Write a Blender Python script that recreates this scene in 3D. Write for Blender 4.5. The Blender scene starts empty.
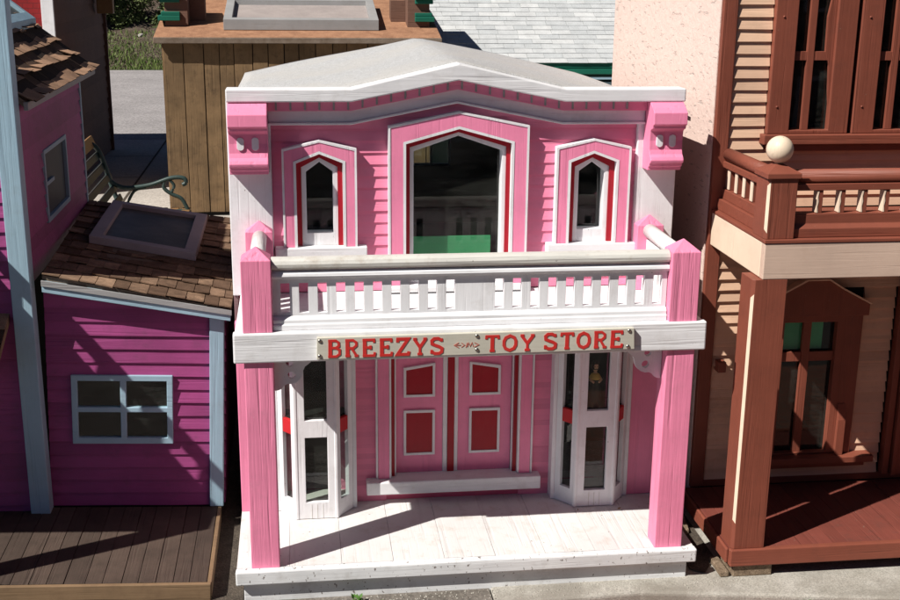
import bpy, bmesh, math, random
from mathutils import Vector, Matrix
random.seed(7)
SC = bpy.context.scene
COL = SC.collection
R = math.radians
GZ = 0.04            # height of the ground the houses stand on

# ------------------------------------------------------------------ materials
def new_mat(name):
    m = bpy.data.materials.new(name); m.use_nodes = True
    nt = m.node_tree; nt.nodes.clear()
    out = nt.nodes.new('ShaderNodeOutputMaterial')
    b = nt.nodes.new('ShaderNodeBsdfPrincipled')
    nt.links.new(b.outputs[0], out.inputs[0])
    return m, nt, b
def N(nt, t, **k):
    n = nt.nodes.new(t)
    for a, v in k.items():
        if a.startswith('i_'):
            n.inputs[a[2:].replace('_', ' ')].default_value = v
        else: setattr(n, a, v)
    return n
def coords(nt, scale):
    tc = N(nt, 'ShaderNodeTexCoord'); mp = N(nt, 'ShaderNodeMapping')
    mp.inputs['Scale'].default_value = scale
    nt.links.new(tc.outputs['Object'], mp.inputs[0]); return mp.outputs[0]
def noise(nt, vec, scale, detail=4, rough=.55):
    n = N(nt, 'ShaderNodeTexNoise'); n.inputs['Scale'].default_value = scale
    n.inputs['Detail'].default_value = detail; n.inputs['Roughness'].default_value = rough
    nt.links.new(vec, n.inputs['Vector']); return n.outputs['Fac']
def ramp(nt, fac, stops):
    r = N(nt, 'ShaderNodeValToRGB'); e = r.color_ramp.elements
    while len(e) < len(stops): e.new(.5)
    for i, (p, c) in enumerate(stops):
        e[i].position = p; e[i].color = (*c, 1) if not isinstance(c, (int, float)) else (c, c, c, 1)
    nt.links.new(fac, r.inputs[0]); return r.outputs[0]
def mix(nt, fac, a, b, mode='MIX'):
    m = N(nt, 'ShaderNodeMix', data_type='RGBA', blend_type=mode)
    for v, i in ((fac, 0), (a, 6), (b, 7)):
        if isinstance(v, (int, float)): m.inputs[i].default_value = v
        elif isinstance(v, tuple): m.inputs[i].default_value = (*v, 1)
        else: nt.links.new(v, m.inputs[i])
    return m.outputs[2]
def bump(nt, b, h, strength=.3, dist=.002, prev=None):
    n = N(nt, 'ShaderNodeBump'); n.inputs['Strength'].default_value = strength
    n.inputs['Distance'].default_value = dist; nt.links.new(h, n.inputs['Height'])
    if prev is not None: nt.links.new(prev, n.inputs['Normal'])
    nt.links.new(n.outputs[0], b.inputs['Normal']); return n.outputs[0]

def paint(name, col, grain='z', rough=.55, dirt=.25, dirtcol=(.22, .17, .12), chips=0, gs=.5, var=.10, under=(.12, .09, .07)):
    """painted wood: faint wood grain in relief, uneven tone, grime, chips of missing paint"""
    m, nt, b = new_mat(name)
    s = {'z': (110, 110, 5), 'x': (5, 110, 110), 'y': (110, 5, 110)}[grain]
    g = noise(nt, coords(nt, s), 1, 5, .6)
    s2 = {'z': (45, 45, 1.6), 'x': (1.6, 45, 45), 'y': (45, 1.6, 45)}[grain]
    g2 = noise(nt, coords(nt, s2), 1, 3, .6)
    obj = coords(nt, (1, 1, 1))
    lo = noise(nt, obj, 5, 5, .6)
    c = mix(nt, ramp(nt, lo, [(.3, 0), (.75, 1)]), tuple(v * (1 + var) for v in col), tuple(v * (1 - var) for v in col))
    c = mix(nt, ramp(nt, g2, [(.25, .30), (.42, 0)]), c, tuple(v * .62 for v in col))
    if dirt:
        d = noise(nt, obj, 14, 8, .72)
        f = ramp(nt, d, [(.52, 0), (.80, dirt)])
        c = mix(nt, f, c, dirtcol)
    if chips:
        ch = noise(nt, coords(nt, (1.6, 1, 1)), 55, 4, .6)
        f = ramp(nt, ch, [(.74 - chips, 0), (.76 - chips, .85)])
        c = mix(nt, f, c, under)
    at = N(nt, 'ShaderNodeAttribute', attribute_name='tone')     # each board keeps its own slightly different tone
    c = mix(nt, 1.0, c, ramp(nt, at.outputs['Fac'], [(0, .74), (.5, 1.0), (1, 1.0)]), 'MULTIPLY')
    nt.links.new(c, b.inputs['Base Color'])
    b.inputs['Roughness'].default_value = rough
    b.inputs['Specular IOR Level'].default_value = .35
    p = bump(nt, b, g, .55 * gs, .0016)
    bump(nt, b, ramp(nt, g2, [(.25, 0), (.45, 1)]), .7 * gs, .002, p)
    return m

def mottled(name, stops, scale=40, rough=.9, bs=.4, bd=.003, fine=250, fine_amt=.25, second=None):
    m, nt, b = new_mat(name)
    o = coords(nt, (1, 1, 1))
    c = ramp(nt, noise(nt, o, scale, 6, .65), stops)
    f = noise(nt, o, fine, 3, .7)
    c = mix(nt, fine_amt, c, ramp(nt, f, [(.3, .0), (.7, 1.0)]), 'OVERLAY')
    if second:
        c = mix(nt, ramp(nt, noise(nt, o, second[0], 5, .6), [(.45, 0), (.62, second[2])]), c, second[1])
    nt.links.new(c, b.inputs['Base Color']); b.inputs['Roughness'].default_value = rough
    b.inputs['Specular IOR Level'].default_value = .25
    bump(nt, b, f, bs, bd)
    return m

def glass(name, tint=(.84, .88, .86), rough=.02, refl=1.0, ior=1.5):
    """thin sheet glass: lets light through and mirrors by Fresnel"""
    m = bpy.data.materials.new(name); m.use_nodes = True
    nt = m.node_tree; nt.nodes.clear()
    out = nt.nodes.new('ShaderNodeOutputMaterial')
    t = N(nt, 'ShaderNodeBsdfTransparent'); t.inputs[0].default_value = (*tint, 1)
    g = N(nt, 'ShaderNodeBsdfGlossy'); g.inputs[0].default_value = (refl, refl, refl, 1); g.inputs['Roughness'].default_value = rough
    fr = N(nt, 'ShaderNodeFresnel'); fr.inputs[0].default_value = ior
    mx = N(nt, 'ShaderNodeMixShader')
    ge = N(nt, 'ShaderNodeNewGeometry'); iv = N(nt, 'ShaderNodeMath', operation='SUBTRACT'); iv.inputs[0].default_value = 1
    nt.links.new(ge.outputs['Backfacing'], iv.inputs[1]); ml = N(nt, 'ShaderNodeMath', operation='MULTIPLY')
    nt.links.new(iv.outputs[0], ml.inputs[0]); nt.links.new(fr.outputs[0], ml.inputs[1]); nt.links.new(ml.outputs[0], mx.inputs[0]); nt.links.new(t.outputs[0], mx.inputs[1]); nt.links.new(g.outputs[0], mx.inputs[2])
    df = N(nt, 'ShaderNodeBsdfDiffuse'); df.inputs[0].default_value = (.42, .42, .38, 1)
    m2 = N(nt, 'ShaderNodeMixShader'); dn = ramp(nt, noise(nt, coords(nt, (3, 3, 9)), 2.2, 7, .7), [(.38, .003), (.8, .055)])
    nt.links.new(dn, m2.inputs[0]); nt.links.new(mx.outputs[0], m2.inputs[1]); nt.links.new(df.outputs[0], m2.inputs[2])
    bn = N(nt, 'ShaderNodeBump'); bn.inputs['Strength'].default_value = .04; bn.inputs['Distance'].default_value = .003
    nt.links.new(noise(nt, coords(nt, (1, 1, 1)), 9, 2, .5), bn.inputs['Height'])
    nt.links.new(bn.outputs[0], g.inputs['Normal']); nt.links.new(bn.outputs[0], fr.inputs['Normal'])
    nt.links.new(m2.outputs[0], out.inputs[0]); return m

def shingle_mat(name, dark, light, amt=.5, scale=9):
    m, nt, b = new_mat(name)
    o = coords(nt, (1, 1, 1))
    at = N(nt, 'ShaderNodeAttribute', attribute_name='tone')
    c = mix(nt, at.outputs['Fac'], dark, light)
    c = mix(nt, ramp(nt, noise(nt, o, scale, 6, .7), [(.35, 0), (.7, amt)]), c, tuple(v * .45 for v in dark))
    f = noise(nt, o, 420, 2, .7)
    c = mix(nt, .35, c, ramp(nt, f, [(.3, .0), (.7, 1.0)]), 'OVERLAY')
    nt.links.new(c, b.inputs['Base Color']); b.inputs['Roughness'].default_value = .95
    b.inputs['Specular IOR Level'].default_value = .2
    bump(nt, b, f, .6, .002)
    return m

PINK = (.84, .255, .415)
WHITE = (.80, .80, .82)
M = {}
M['pink'] = paint('pink_paint', PINK, 'z', .5, .25, (.45, .2, .25), gs=.9, chips=.012, under=(.7, .55, .55))
M['pink_post'] = paint('pink_post_paint', (.82, .25, .40), 'z', .55, .35, (.42, .2, .24), gs=1.5, chips=.02, var=.12, under=(.72, .60, .58))
M['pink_x'] = paint('pink_siding_paint', (.82, .245, .385), 'x', .5, .15, gs=.6, var=.07)
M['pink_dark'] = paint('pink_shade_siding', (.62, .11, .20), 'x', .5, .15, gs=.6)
M['white'] = paint('white_paint', (.78, .78, .80), 'z', .55, .3, (.36, .32, .27), gs=.7, chips=.01)
M['white_x'] = paint('white_trim_paint', (.76, .76, .775), 'x', .55, .35, (.36, .32, .27), gs=.9, chips=.015)
M['white_y'] = paint('white_deck_paint', (.70, .69, .68), 'y', .6, .55, (.42, .34, .25), chips=.045, gs=1.0, var=.06)
M['white_chip'] = paint('white_chipped_paint', (.72, .73, .74), 'x', .6, .45, (.30, .27, .23), chips=.10, gs=1.0)
M['rail'] = paint('weathered_white_rail', (.58, .57, .53), 'x', .6, .9, (.36, .29, .22), chips=.04, gs=1.2)
M['red'] = paint('red_paint', (.34, .008, .020), 'z', .45, .1, gs=.3)
M['red_bright'] = paint('bright_red_paint', (.50, .02, .025), 'z', .45, .1, gs=.3)
M['letter'] = paint('red_lettering', (.56, .03, .026), 'x', .5, .15, gs=.3)
M['sign'] = paint('cream_sign_board', (.54, .52, .44), 'x', .55, .35, (.30, .28, .22), gs=.6)
M['green'] = paint('green_panel', (.075, .38, .17), 'x', .7, .2, (.03, .15, .07), gs=.3)
M['glass_tall'] = paint('dark_blue_grey_pane', (.035, .045, .06), 'x', .55, .2, (.1, .1, .1), gs=.05)
M['green_light'] = paint('bright_green_panel', (.16, .80, .42), 'x', .7, .2, (.05, .3, .15), gs=.3)
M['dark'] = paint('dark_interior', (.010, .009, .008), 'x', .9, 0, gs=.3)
M['glass'] = glass('window_glass')
M['glass_dusty'] = glass('dusty_skylight_glass', (.5, .5, .47), .12)
M['metal'] = None
m, nt, b = new_mat('screw_steel'); b.inputs['Base Color'].default_value = (.42, .40, .36, 1); b.inputs['Metallic'].default_value = 1; b.inputs['Roughness'].default_value = .35; M['metal'] = m
M['roofgravel'] = mottled('white_mineral_roofing', [(.3, (.40, .40, .405)), (.55, (.48, .485, .49)), (.75, (.56, .56, .57))], 55, .95, .9, .003, 300, .5, second=(3.0, (.50, .48, .45), .5))
M['purple'] = paint('purple_siding_paint', (.305, .055, .185), 'x', .55, .55, (.12, .05, .09), gs=.9, var=.16, chips=.01, under=(.3,.2,.2))
M['blue'] = paint('pale_blue_paint', (.30, .44, .53), 'z', .55, .3, (.20, .22, .22), gs=.9, chips=.02)
M['blue_x'] = paint('pale_blue_fascia', (.30, .44, .53), 'x', .55, .3, (.20, .22, .22), gs=.9)
M['plum'] = paint('plum_skylight_frame', (.38, .35, .36), 'x', .6, .3, gs=.8)
M['deck'] = paint('weathered_brown_deck', (.070, .048, .037), 'y', .8, .6, (.03, .022, .016), gs=1.6, var=.35)
M['rim'] = paint('bare_pine_rim', (.21, .135, .075), 'x', .75, .6, (.12, .07, .04), gs=1.3, var=.2)
M['shingle'] = shingle_mat('brown_roof_shingles', (.14, .085, .055), (.44, .29, .19), .8, 16)
M['shingle_tall'] = shingle_mat('orange_brown_shingles', (.034, .022, .016), (.50, .30, .19))  # near-black end holds the shade on tall-roof bodies, pale end the sunlit tips
M['shingle_white'] = shingle_mat('white_roof_shingles', (.48, .50, .51), (.60, .61, .61), .35)
M['brown'] = paint('red_brown_paint', (.215, .062, .038), 'z', .55, .45, (.12, .045, .032), gs=1.0, chips=.02, var=.14, under=(.30, .22, .16))
M['brown_x'] = paint('red_brown_trim_paint', (.215, .062, .038), 'x', .55, .45, (.12, .045, .032), gs=1.0, chips=.02, var=.14, under=(.30, .22, .16))
M['brown_deck'] = paint('red_brown_deck_paint', (.185, .050, .036), 'y', .6, .6, (.10, .05, .04), gs=1.4, chips=.04, var=.15, under=(.25, .17, .13))
M['cream'] = paint('cream_siding_paint', (.72, .475, .33), 'x', .55, .4, (.36, .22, .15), gs=.8, var=.1)
M['cream_beam'] = paint('cream_beam_paint', (.60, .45, .36), 'x', .5, .25, (.40, .25, .17), gs=.5)
M['cream_pale'] = paint('pale_cream_paint', (.78, .62, .48), 'z', .5, .25, (.40, .25, .17), gs=.5)
M['aged_cream'] = paint('aged_cream_paint', (.70, .57, .43), 'z', .45, .8, (.34, .26, .18), gs=.5, var=.18, chips=.03, under=(.3,.22,.15))
M['plank'] = paint('bare_plank_wood', (.20, .125, .062), 'z', .85, .8, (.05, .032, .018), gs=2.0, var=.35)
M['felt'] = mottled('brown_roof_felt', [(.3, (.24, .12, .07)), (.6, (.36, .19, .11)), (.8, (.42, .24, .15))], 12, .95, .5, .004, 160, .3)
M['felt_edge'] = mottled('grey_felt_edge', [(.3, (.14, .10, .07)), (.7, (.24, .19, .15))], 12, .95)
M['teal'] = paint('green_trim_paint', (.01, .13, .085), 'x', .45, .2, (.02, .05, .04), gs=.5)
M['tealdark'] = paint('dark_green_wall_paint', (.012, .05, .04), 'x', .6, .2, (.02, .03, .03), gs=.5)
M['grey'] = paint('grey_frame_paint', (.30, .30, .30), 'x', .6, .35, (.2, .17, .14), gs=.8)
M['lid'] = mottled('greyish_skylight_pane', [(.3, (.30, .26, .25)), (.7, (.40, .35, .33))], 5, .5, .1)
M['darkbrown'] = paint('dark_brown_siding', (.16, .085, .06), 'x', .8, .4, (.06, .035, .03), gs=1.2)
M['ground'] = mottled('sandy_ground', [(.3, (.12, .105, .09)), (.7, (.19, .17, .15))], 6, .95, .6, .01, 60, .35)
M['shade_joint'] = mottled('gap_shade_and_joint', [(.3, (.05, .04, .032)), (.7, (.11, .09, .07))], 20, .95, .8, .01, 120, .4)  # painted shade for the house gaps, also the dark paving joints
M['concrete'] = mottled('sidewalk_concrete', [(.25, (.30, .28, .24)), (.6, (.40, .38, .34)), (.8, (.45, .43, .39))], 8, .9, .5, .003, 190, .35, second=(5, (.22, .20, .17), .7))
M['lane'] = mottled('dark_lane_asphalt', [(.3, (.07, .066, .062)), (.7, (.11, .10, .095))], 4, .9, .5, .006, 60, .4)
M['paving'] = mottled('pale_concrete_paving', [(.3, (.36, .33, .30)), (.7, (.46, .43, .39))], 2, .9, .4, .004, 60, .3)
M['road'] = mottled('worn_grey_asphalt', [(.3, (.25, .235, .235)), (.7, (.33, .31, .31))], 1.2, .9, .5, .006, 40, .4)
M['iron'] = paint('dark_green_iron', (.035, .06, .055), 'x', .4, .2, gs=.2)
M['slat'] = paint('varnished_bench_slat', (.26, .14, .055), 'y', .4, .3, gs=.8)
M['rot'] = mottled('old_gritty_wood', [(.3, (.14, .10, .065)), (.55, (.30, .22, .15)), (.8, (.46, .37, .27))], 60, .95, 1, .006, 300, .4)

def brick_mat(name, c1, c2, mortar, scale, axes='xz', bw=.5, rh=.25):
    m, nt, b = new_mat(name)
    tc = N(nt, 'ShaderNodeTexCoord'); sp = N(nt, 'ShaderNodeSeparateXYZ'); cb = N(nt, 'ShaderNodeCombineXYZ')
    nt.links.new(tc.outputs['Object'], sp.inputs[0])
    nt.links.new(sp.outputs['XYZ'.index(axes[0].upper())], cb.inputs[0]); nt.links.new(sp.outputs['XYZ'.index(axes[1].upper())], cb.inputs[1])
    t = N(nt, 'ShaderNodeTexBrick'); t.inputs['Scale'].default_value = scale
    t.inputs['Color1'].default_value = (*c1, 1); t.inputs['Color2'].default_value = (*c2, 1); t.inputs['Mortar'].default_value = (*mortar, 1)
    t.inputs['Brick Width'].default_value = bw; t.inputs['Row Height'].default_value = rh; t.inputs['Mortar Size'].default_value = .015
    nt.links.new(cb.outputs[0], t.inputs[0])
    o = coords(nt, (1, 1, 1))
    c = mix(nt, ramp(nt, noise(nt, o, 8, 5, .6), [(.35, 0), (.75, .5)]), t.outputs['Color'], tuple(v * .5 for v in c1))
    nt.links.new(c, b.inputs['Base Color']); b.inputs['Roughness'].default_value = .9
    n = N(nt, 'ShaderNodeBump'); n.invert = True; n.inputs['Strength'].default_value = .6; n.inputs['Distance'].default_value = .004
    nt.links.new(t.outputs['Fac'], n.inputs['Height']); nt.links.new(n.outputs[0], b.inputs['Normal'])
    return m
M['redbrick'] = brick_mat('red_painted_brick', (.30, .012, .015), (.24, .012, .014), (.16, .01, .012), 6)
M['paver'] = brick_mat('brick_paving', (.27, .11, .075), (.32, .15, .10), (.2, .17, .14), 4, 'xy')

# stucco with torn flecks
m, nt, b = new_mat('pale_pink_stucco')
o = coords(nt, (1, 1, 1))
fl = noise(nt, coords(nt, (1, 5, 20)), 3.2, 4, .62)
st = noise(nt, o, 28, 8, .7)
c = mix(nt, ramp(nt, st, [(.35, 0), (.7, 1)]), (.76, .59, .525), (.72, .545, .48))
c = mix(nt, ramp(nt, fl, [(.63, 0), (.66, .45)]), c, (.25, .23, .21))
nt.links.new(c, b.inputs['Base Color']); b.inputs['Roughness'].default_value = .9
p = bump(nt, b, st, .8, .007); bump(nt, b, ramp(nt, fl, [(.60, 1), (.65, 0)]), .6, .004, p)
M['stucco'] = m

def leaf_mat(name, c1, c2):
    m, nt, b = new_mat(name)
    at = N(nt, 'ShaderNodeAttribute', attribute_name='tone')
    nt.links.new(mix(nt, at.outputs['Fac'], c1, c2), b.inputs['Base Color'])
    b.inputs['Roughness'].default_value = .6; b.inputs['Specular IOR Level'].default_value = .3
    return m
M['leaf'] = leaf_mat('shrub_leaves', (.035, .055, .018), (.12, .15, .045))
M['leaf_dark'] = leaf_mat('dark_tree_leaves', (.025, .04, .015), (.07, .10, .03))
M['weed'] = leaf_mat('weed_leaves', (.05, .12, .02), (.12, .25, .05))
M['grass'] = leaf_mat('grass_blades', (.07, .12, .025), (.17, .22, .06))
M['litter'] = mottled('leaf_litter_bank', [(.3, (.075, .055, .04)), (.6, (.17, .13, .10)), (.8, (.26, .22, .18))], 9, .95, 1, .05, 60, .5)
M['turf'] = mottled('short_turf', [(.3, (.06, .09, .02)), (.7, (.12, .15, .05))], 5, .95, 1, .03, 50, .5)
M['bark'] = mottled('bark', [(.3, (.06, .045, .03)), (.7, (.13, .10, .07))], 20, .95, 1, .01)

# ------------------------------------------------------------------ mesh helpers
SPLIT = {'dentil', 'door_surround', 'white_bead', 'corner_board', 'side_stop', 'porch_post', 'side_beam', 'red_reveal', 'corner_trim', 'deck_rim', 'dark_room_liner', 'curtain', 'astragal_bead', 'eave_trim', 'side_wall', 'balcony_rail'}
class MB:
    def __init__(s): s.v = []; s.f = []; s.t = []; s.log = []
    def add(s, vs, fs, tone=.5):
        o = len(s.v); s.v += [tuple(v) for v in vs]
        s.f += [tuple(i + o for i in f) for f in fs]; s.t += [tone] * len(fs); s.log.append((len(vs), len(fs))); return s
    def box(s, x0, x1, y0, y1, z0, z1, tone=.5, j=0, mat=None):
        vs = [(x, y, z) for x in (x0, x1) for y in (y0, y1) for z in (z0, z1)]
        if j: vs = [tuple(c + random.uniform(-j, j) for c in v) for v in vs]
        if mat is not None: vs = [tuple(mat @ Vector(v)) for v in vs]
        return s.add(vs, [(0, 1, 3, 2), (4, 6, 7, 5), (0, 4, 5, 1), (2, 3, 7, 6), (0, 2, 6, 4), (1, 5, 7, 3)], tone)
    def prism(s, pts, y0, y1, tone=.5, mat=None):
        """polygon in x,z (counter-clockwise seen from -y) pushed along y"""
        n = len(pts); vs = [(x, y0, z) for x, z in pts] + [(x, y1, z) for x, z in pts]
        if mat is not None: vs = [tuple(mat @ Vector(v)) for v in vs]
        fs = [tuple(range(n)), tuple(range(2 * n - 1, n - 1, -1))] + [(i + n, (i + 1) % n + n, (i + 1) % n, i) for i in range(n)]
        return s.add(vs, fs, tone)
    def side(s, pts, x0, x1, tone=.5):
        """polygon in y,z pushed along x"""
        n = len(pts); vs = [(x0, y, z) for y, z in pts] + [(x1, y, z) for y, z in pts]
        fs = [tuple(range(n)), tuple(range(2 * n - 1, n - 1, -1))] + [(i + n, (i + 1) % n + n, (i + 1) % n, i) for i in range(n)]
        return s.add(vs, fs, tone)
    def band(s, outer, inner, y0, y1, closed=False):
        """a frame between two matching outlines in x,z"""
        n = len(outer); vs = []
        for y in (y0, y1):
            vs += [(x, y, z) for x, z in outer] + [(x, y, z) for x, z in inner]
        fs = []; rng = range(n if closed else n - 1)
        for i in rng:
            k = (i + 1) % n
            fs += [(i, k, n + k, n + i), (2 * n + k, 2 * n + i, 3 * n + i, 3 * n + k), (i, 2 * n + i, 2 * n + k, k), (n + k, 3 * n + k, 3 * n + i, n + i)]
        if not closed:
            fs += [(0, n, 3 * n, 2 * n), (n - 1, 3 * n - 1, 4 * n - 1, 2 * n - 1)]
        return s.add(vs, fs)
    def plate(s, xs, zs, solid, y0, y1, mat=None, axis='xz'):
        """slab cut by a grid, cells without material are real openings"""
        nx, nz = len(xs), len(zs); vs = []
        for y in (y0, y1):
            for z in zs:
                for x in xs:
                    v = (x, y, z) if axis == 'xz' else (y, x, z)
                    vs.append(tuple(mat @ Vector(v)) if mat is not None else v)
        I = lambda k, j, i: k * nx * nz + j * nx + i
        S = lambda i, j: 0 <= i < nx - 1 and 0 <= j < nz - 1 and solid(i, j)
        fs = []
        for i in range(nx - 1):
            for j in range(nz - 1):
                if not S(i, j): continue
                fs += [(I(0, j, i), I(0, j, i + 1), I(0, j + 1, i + 1), I(0, j + 1, i)), (I(1, j, i + 1), I(1, j, i), I(1, j + 1, i), I(1, j + 1, i + 1))]
                if not S(i - 1, j): fs.append((I(1, j, i), I(0, j, i), I(0, j + 1, i), I(1, j + 1, i)))
                if not S(i + 1, j): fs.append((I(0, j, i + 1), I(1, j, i + 1), I(1, j + 1, i + 1), I(0, j + 1, i + 1)))
                if not S(i, j - 1): fs.append((I(1, j, i), I(1, j, i + 1), I(0, j, i + 1), I(0, j, i)))
                if not S(i, j + 1): fs.append((I(0, j + 1, i), I(0, j + 1, i + 1), I(1, j + 1, i + 1), I(1, j + 1, i)))
        return s.add(vs, fs)
    def tube(s, path, r, n=10, cap=True, squash=1):
        path = [Vector(p) for p in path]; vs = []; m = len(path)
        for i, p in enumerate(path):
            d = (path[min(i + 1, m - 1)] - path[max(i - 1, 0)]).normalized()
            a = d.orthogonal().normalized() if abs(d.z) > .9 else d.cross(Vector((0, 0, 1))).normalized()
            b = a.cross(d).normalized(); rr = r[i] if isinstance(r, (list, tuple)) else r
            for k in range(n):
                t = 2 * math.pi * k / n + math.pi / n
                vs.append(p + a * math.cos(t) * rr + b * math.sin(t) * rr * squash)
        fs = [(i * n + k, i * n + (k + 1) % n, (i + 1) * n + (k + 1) % n, (i + 1) * n + k) for i in range(m - 1) for k in range(n)]
        if cap: fs += [tuple(range(n - 1, -1, -1)), tuple((m - 1) * n + k for k in range(n))]
        return s.add(vs, fs)
    def lathe(s, prof, c, n=20):
        vs = []; m = len(prof)
        for r, z in prof:
            for k in range(n):
                t = 2 * math.pi * k / n; vs.append((c[0] + r * math.cos(t), c[1] + r * math.sin(t), c[2] + z))
        fs = [(i * n + k, i * n + (k + 1) % n, (i + 1) * n + (k + 1) % n, (i + 1) * n + k) for i in range(m - 1) for k in range(n)]
        fs += [tuple(range(n - 1, -1, -1)), tuple((m - 1) * n + k for k in range(n))]
        return s.add(vs, fs)
    def build(s, name, mat, parent=None, bevel=0, smooth=False, seg=2, ang=40):
        me = bpy.data.meshes.new(name); me.from_pydata(s.v, [], s.f)
        at = me.attributes.new('tone', 'FLOAT', 'FACE'); at.data.foreach_set('value', s.t)
        bm = bmesh.new(); bm.from_mesh(me); bmesh.ops.recalc_face_normals(bm, faces=bm.faces); bm.to_mesh(me); bm.free()
        me.materials.append(mat)
        if smooth: me.polygons.foreach_set('use_smooth', [True] * len(me.polygons))
        o = bpy.data.objects.new(name, me); COL.objects.link(o); o.parent = parent
        if bevel:
            b = o.modifiers.new('bevel', 'BEVEL'); b.width = bevel; b.segments = seg; b.limit_method = 'ANGLE'; b.angle_limit = R(ang)
        return o

def pieces(mb):
    out = []; vi = fi = 0
    for nv, nf in mb.log:
        q = MB(); q.v = mb.v[vi:vi + nv]; q.f = [tuple(i - vi for i in f) for f in mb.f[fi:fi + nf]]; q.t = mb.t[fi:fi + nf]; out.append(q); vi += nv; fi += nf
    return out
def thing(name, label, cat, loc=(0, 0, 0), rot=(0, 0, 0), group=None):
    o = bpy.data.objects.new(name, None); COL.objects.link(o); o.empty_display_size = .1
    o.location = loc; o.rotation_euler = rot; tag(o, label, cat, group); return o
def tag(o, label=None, cat=None, group=None, kind=None):
    if label: o['label'] = label
    if cat: o['category'] = cat
    if group: o['group'] = group
    if kind: o['kind'] = kind
    return o
def children(o): return [c for c in bpy.data.objects if c.parent == o]
def copy_tree(o, parent=None):
    c = o.copy(); COL.objects.link(c); c.parent = parent
    for ch in children(o): copy_tree(ch, c)
    return c

def siding(mb, x0, x1, z0, z1, pitch, y, holes=(), lip=.007, wob=.0006, top=None):
    """overlapping clapboards facing -y; holes = (x0,x1,z0,z1) are left open"""
    z = z0
    while z < z1 - 1e-4:
        ze = min(z + pitch, z1)
        tn = .5 + random.choice((-1, 0)) * random.random() * .38
        cuts = [z] + sorted({h for q in holes for h in q[2:] if z + 1e-4 < h < ze - 1e-4}) + [ze]
        for za, zt in zip(cuts, cuts[1:]):
            spans = [(x0, x1)]; zm = (za + zt) / 2
            for hx0, hx1, hz0, hz1 in holes:
                if hz0 < zm < hz1:
                    ns = []
                    for a, b in spans:
                        if hx1 <= a or hx0 >= b: ns.append((a, b)); continue
                        if hx0 > a: ns.append((a, hx0))
                        if hx1 < b: ns.append((hx1, b))
                    spans = ns
            ya = y - .001 - (lip - .001) * (1 - (za - z) / pitch); yt = y - .001 - (lip - .001) * (1 - (zt - z) / pitch)
            for a, b in spans:
                n = max(1, int((b - a) / .12)); L = [a + (b - a) * i / n for i in range(n + 1)]
                vs = []
                for x in L:
                    w = random.uniform(-wob, wob) if za == z else 0; w2 = random.uniform(-wob, wob)
                    vs += [(x, ya + w2, za + w), (x, yt + w2, zt + .0008), (x, y + .004, zt + .0008), (x, y + .004, za + w)]
                fs = []
                for i in range(n):
                    for k in range(4):
                        fs.append((i * 4 + k, i * 4 + (k + 1) % 4, (i + 1) * 4 + (k + 1) % 4, (i + 1) * 4 + k))
                fs += [(0, 3, 2, 1), tuple(n * 4 + k for k in range(4))]
                mb.add(vs, fs, tn)
        z += pitch

def siding_side(mb, y0, y1, z0, z1, pitch, x, holes=(), sgn=1, lip=.007):
    """clapboards facing +x (sgn=1) or -x"""
    t = MB(); siding(t, y0, y1, z0, z1, pitch, 0, holes, lip)
    mb.add([(x - sgn * v[1], v[0], v[2]) for v in t.v], t.f); mb.t[-len(t.t):] = t.t

# ------------------------------------------------------------------ PINK TOY STORE
store = thing('toy_store_house', 'small pink and white two storey toy store with balcony over its porch', 'model house', (0, .5, GZ))
def S(mb, name, mat, bevel=0, parent=None, **k):
    if name in SPLIT and len(mb.log) > 1: return [S(q, name, mat, bevel, parent, **k) for q in pieces(mb)][0]
    """build in world coordinates, then hang on the house"""
    p = parent or store
    o = mb.build(name, mat, p, bevel, **k)
    if p is store: o.matrix_parent_inverse = Matrix.Translation(-Vector(store.location))
    return o
# note: sub-parts are built in world coordinates too; their parents carry identity transforms
P1 = lambda x: x

# deck + plinth
m = MB(); xs = -.75; bw = 1.5 / 9
for i in range(9):
    a = -.75 + i * bw + (.0005 if i else 0); b_ = -.75 + (i + 1) * bw - (.0005 if i < 8 else 0)
    m.box(a, b_, .03, .62, .122, .15 + random.uniform(-.0008, .0008), tone=.5 - .12 * random.random(), j=.0003)
deck = S(m, 'porch_deck', M['white_y'], .001)
m = MB(); m.box(-.753, .753, -.004, .028, .104, .1515, j=.001)
S(m, 'deck_nosing', M['white_chip'], .005)
m = MB(); m.box(-.729, .729, .02, .6, GZ - .02, .103)
S(m, 'plinth', M['white_chip'], .003)

# inner shell of the house (dark rooms behind the panes)
m = MB()
m.box(-.75, -.735, .47, 1.85, .1, 1.53); m.box(.735, .75, .47, 1.85, .1, 1.53)
m.box(-.7345, -.03, 1.85, 1.862, .1, 1.53); m.box(.155, .7345, 1.85, 1.862, .1, 1.53); m.box(-.0298, .1548, 1.85, 1.862, .1, 1.14); m.box(-.0298, .1548, 1.85, 1.862, 1.275, 1.53)
S(m, 'side_wall', paint('dulled_pink_side_wall', (.22, .13, .14), 'x', .6, .4, gs=.8), .002)  # wall colour dulled to cut light bounced onto the purple house
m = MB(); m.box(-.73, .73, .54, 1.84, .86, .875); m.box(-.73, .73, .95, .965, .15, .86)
S(m, 'dark_room_liner', M['dark'])

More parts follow.
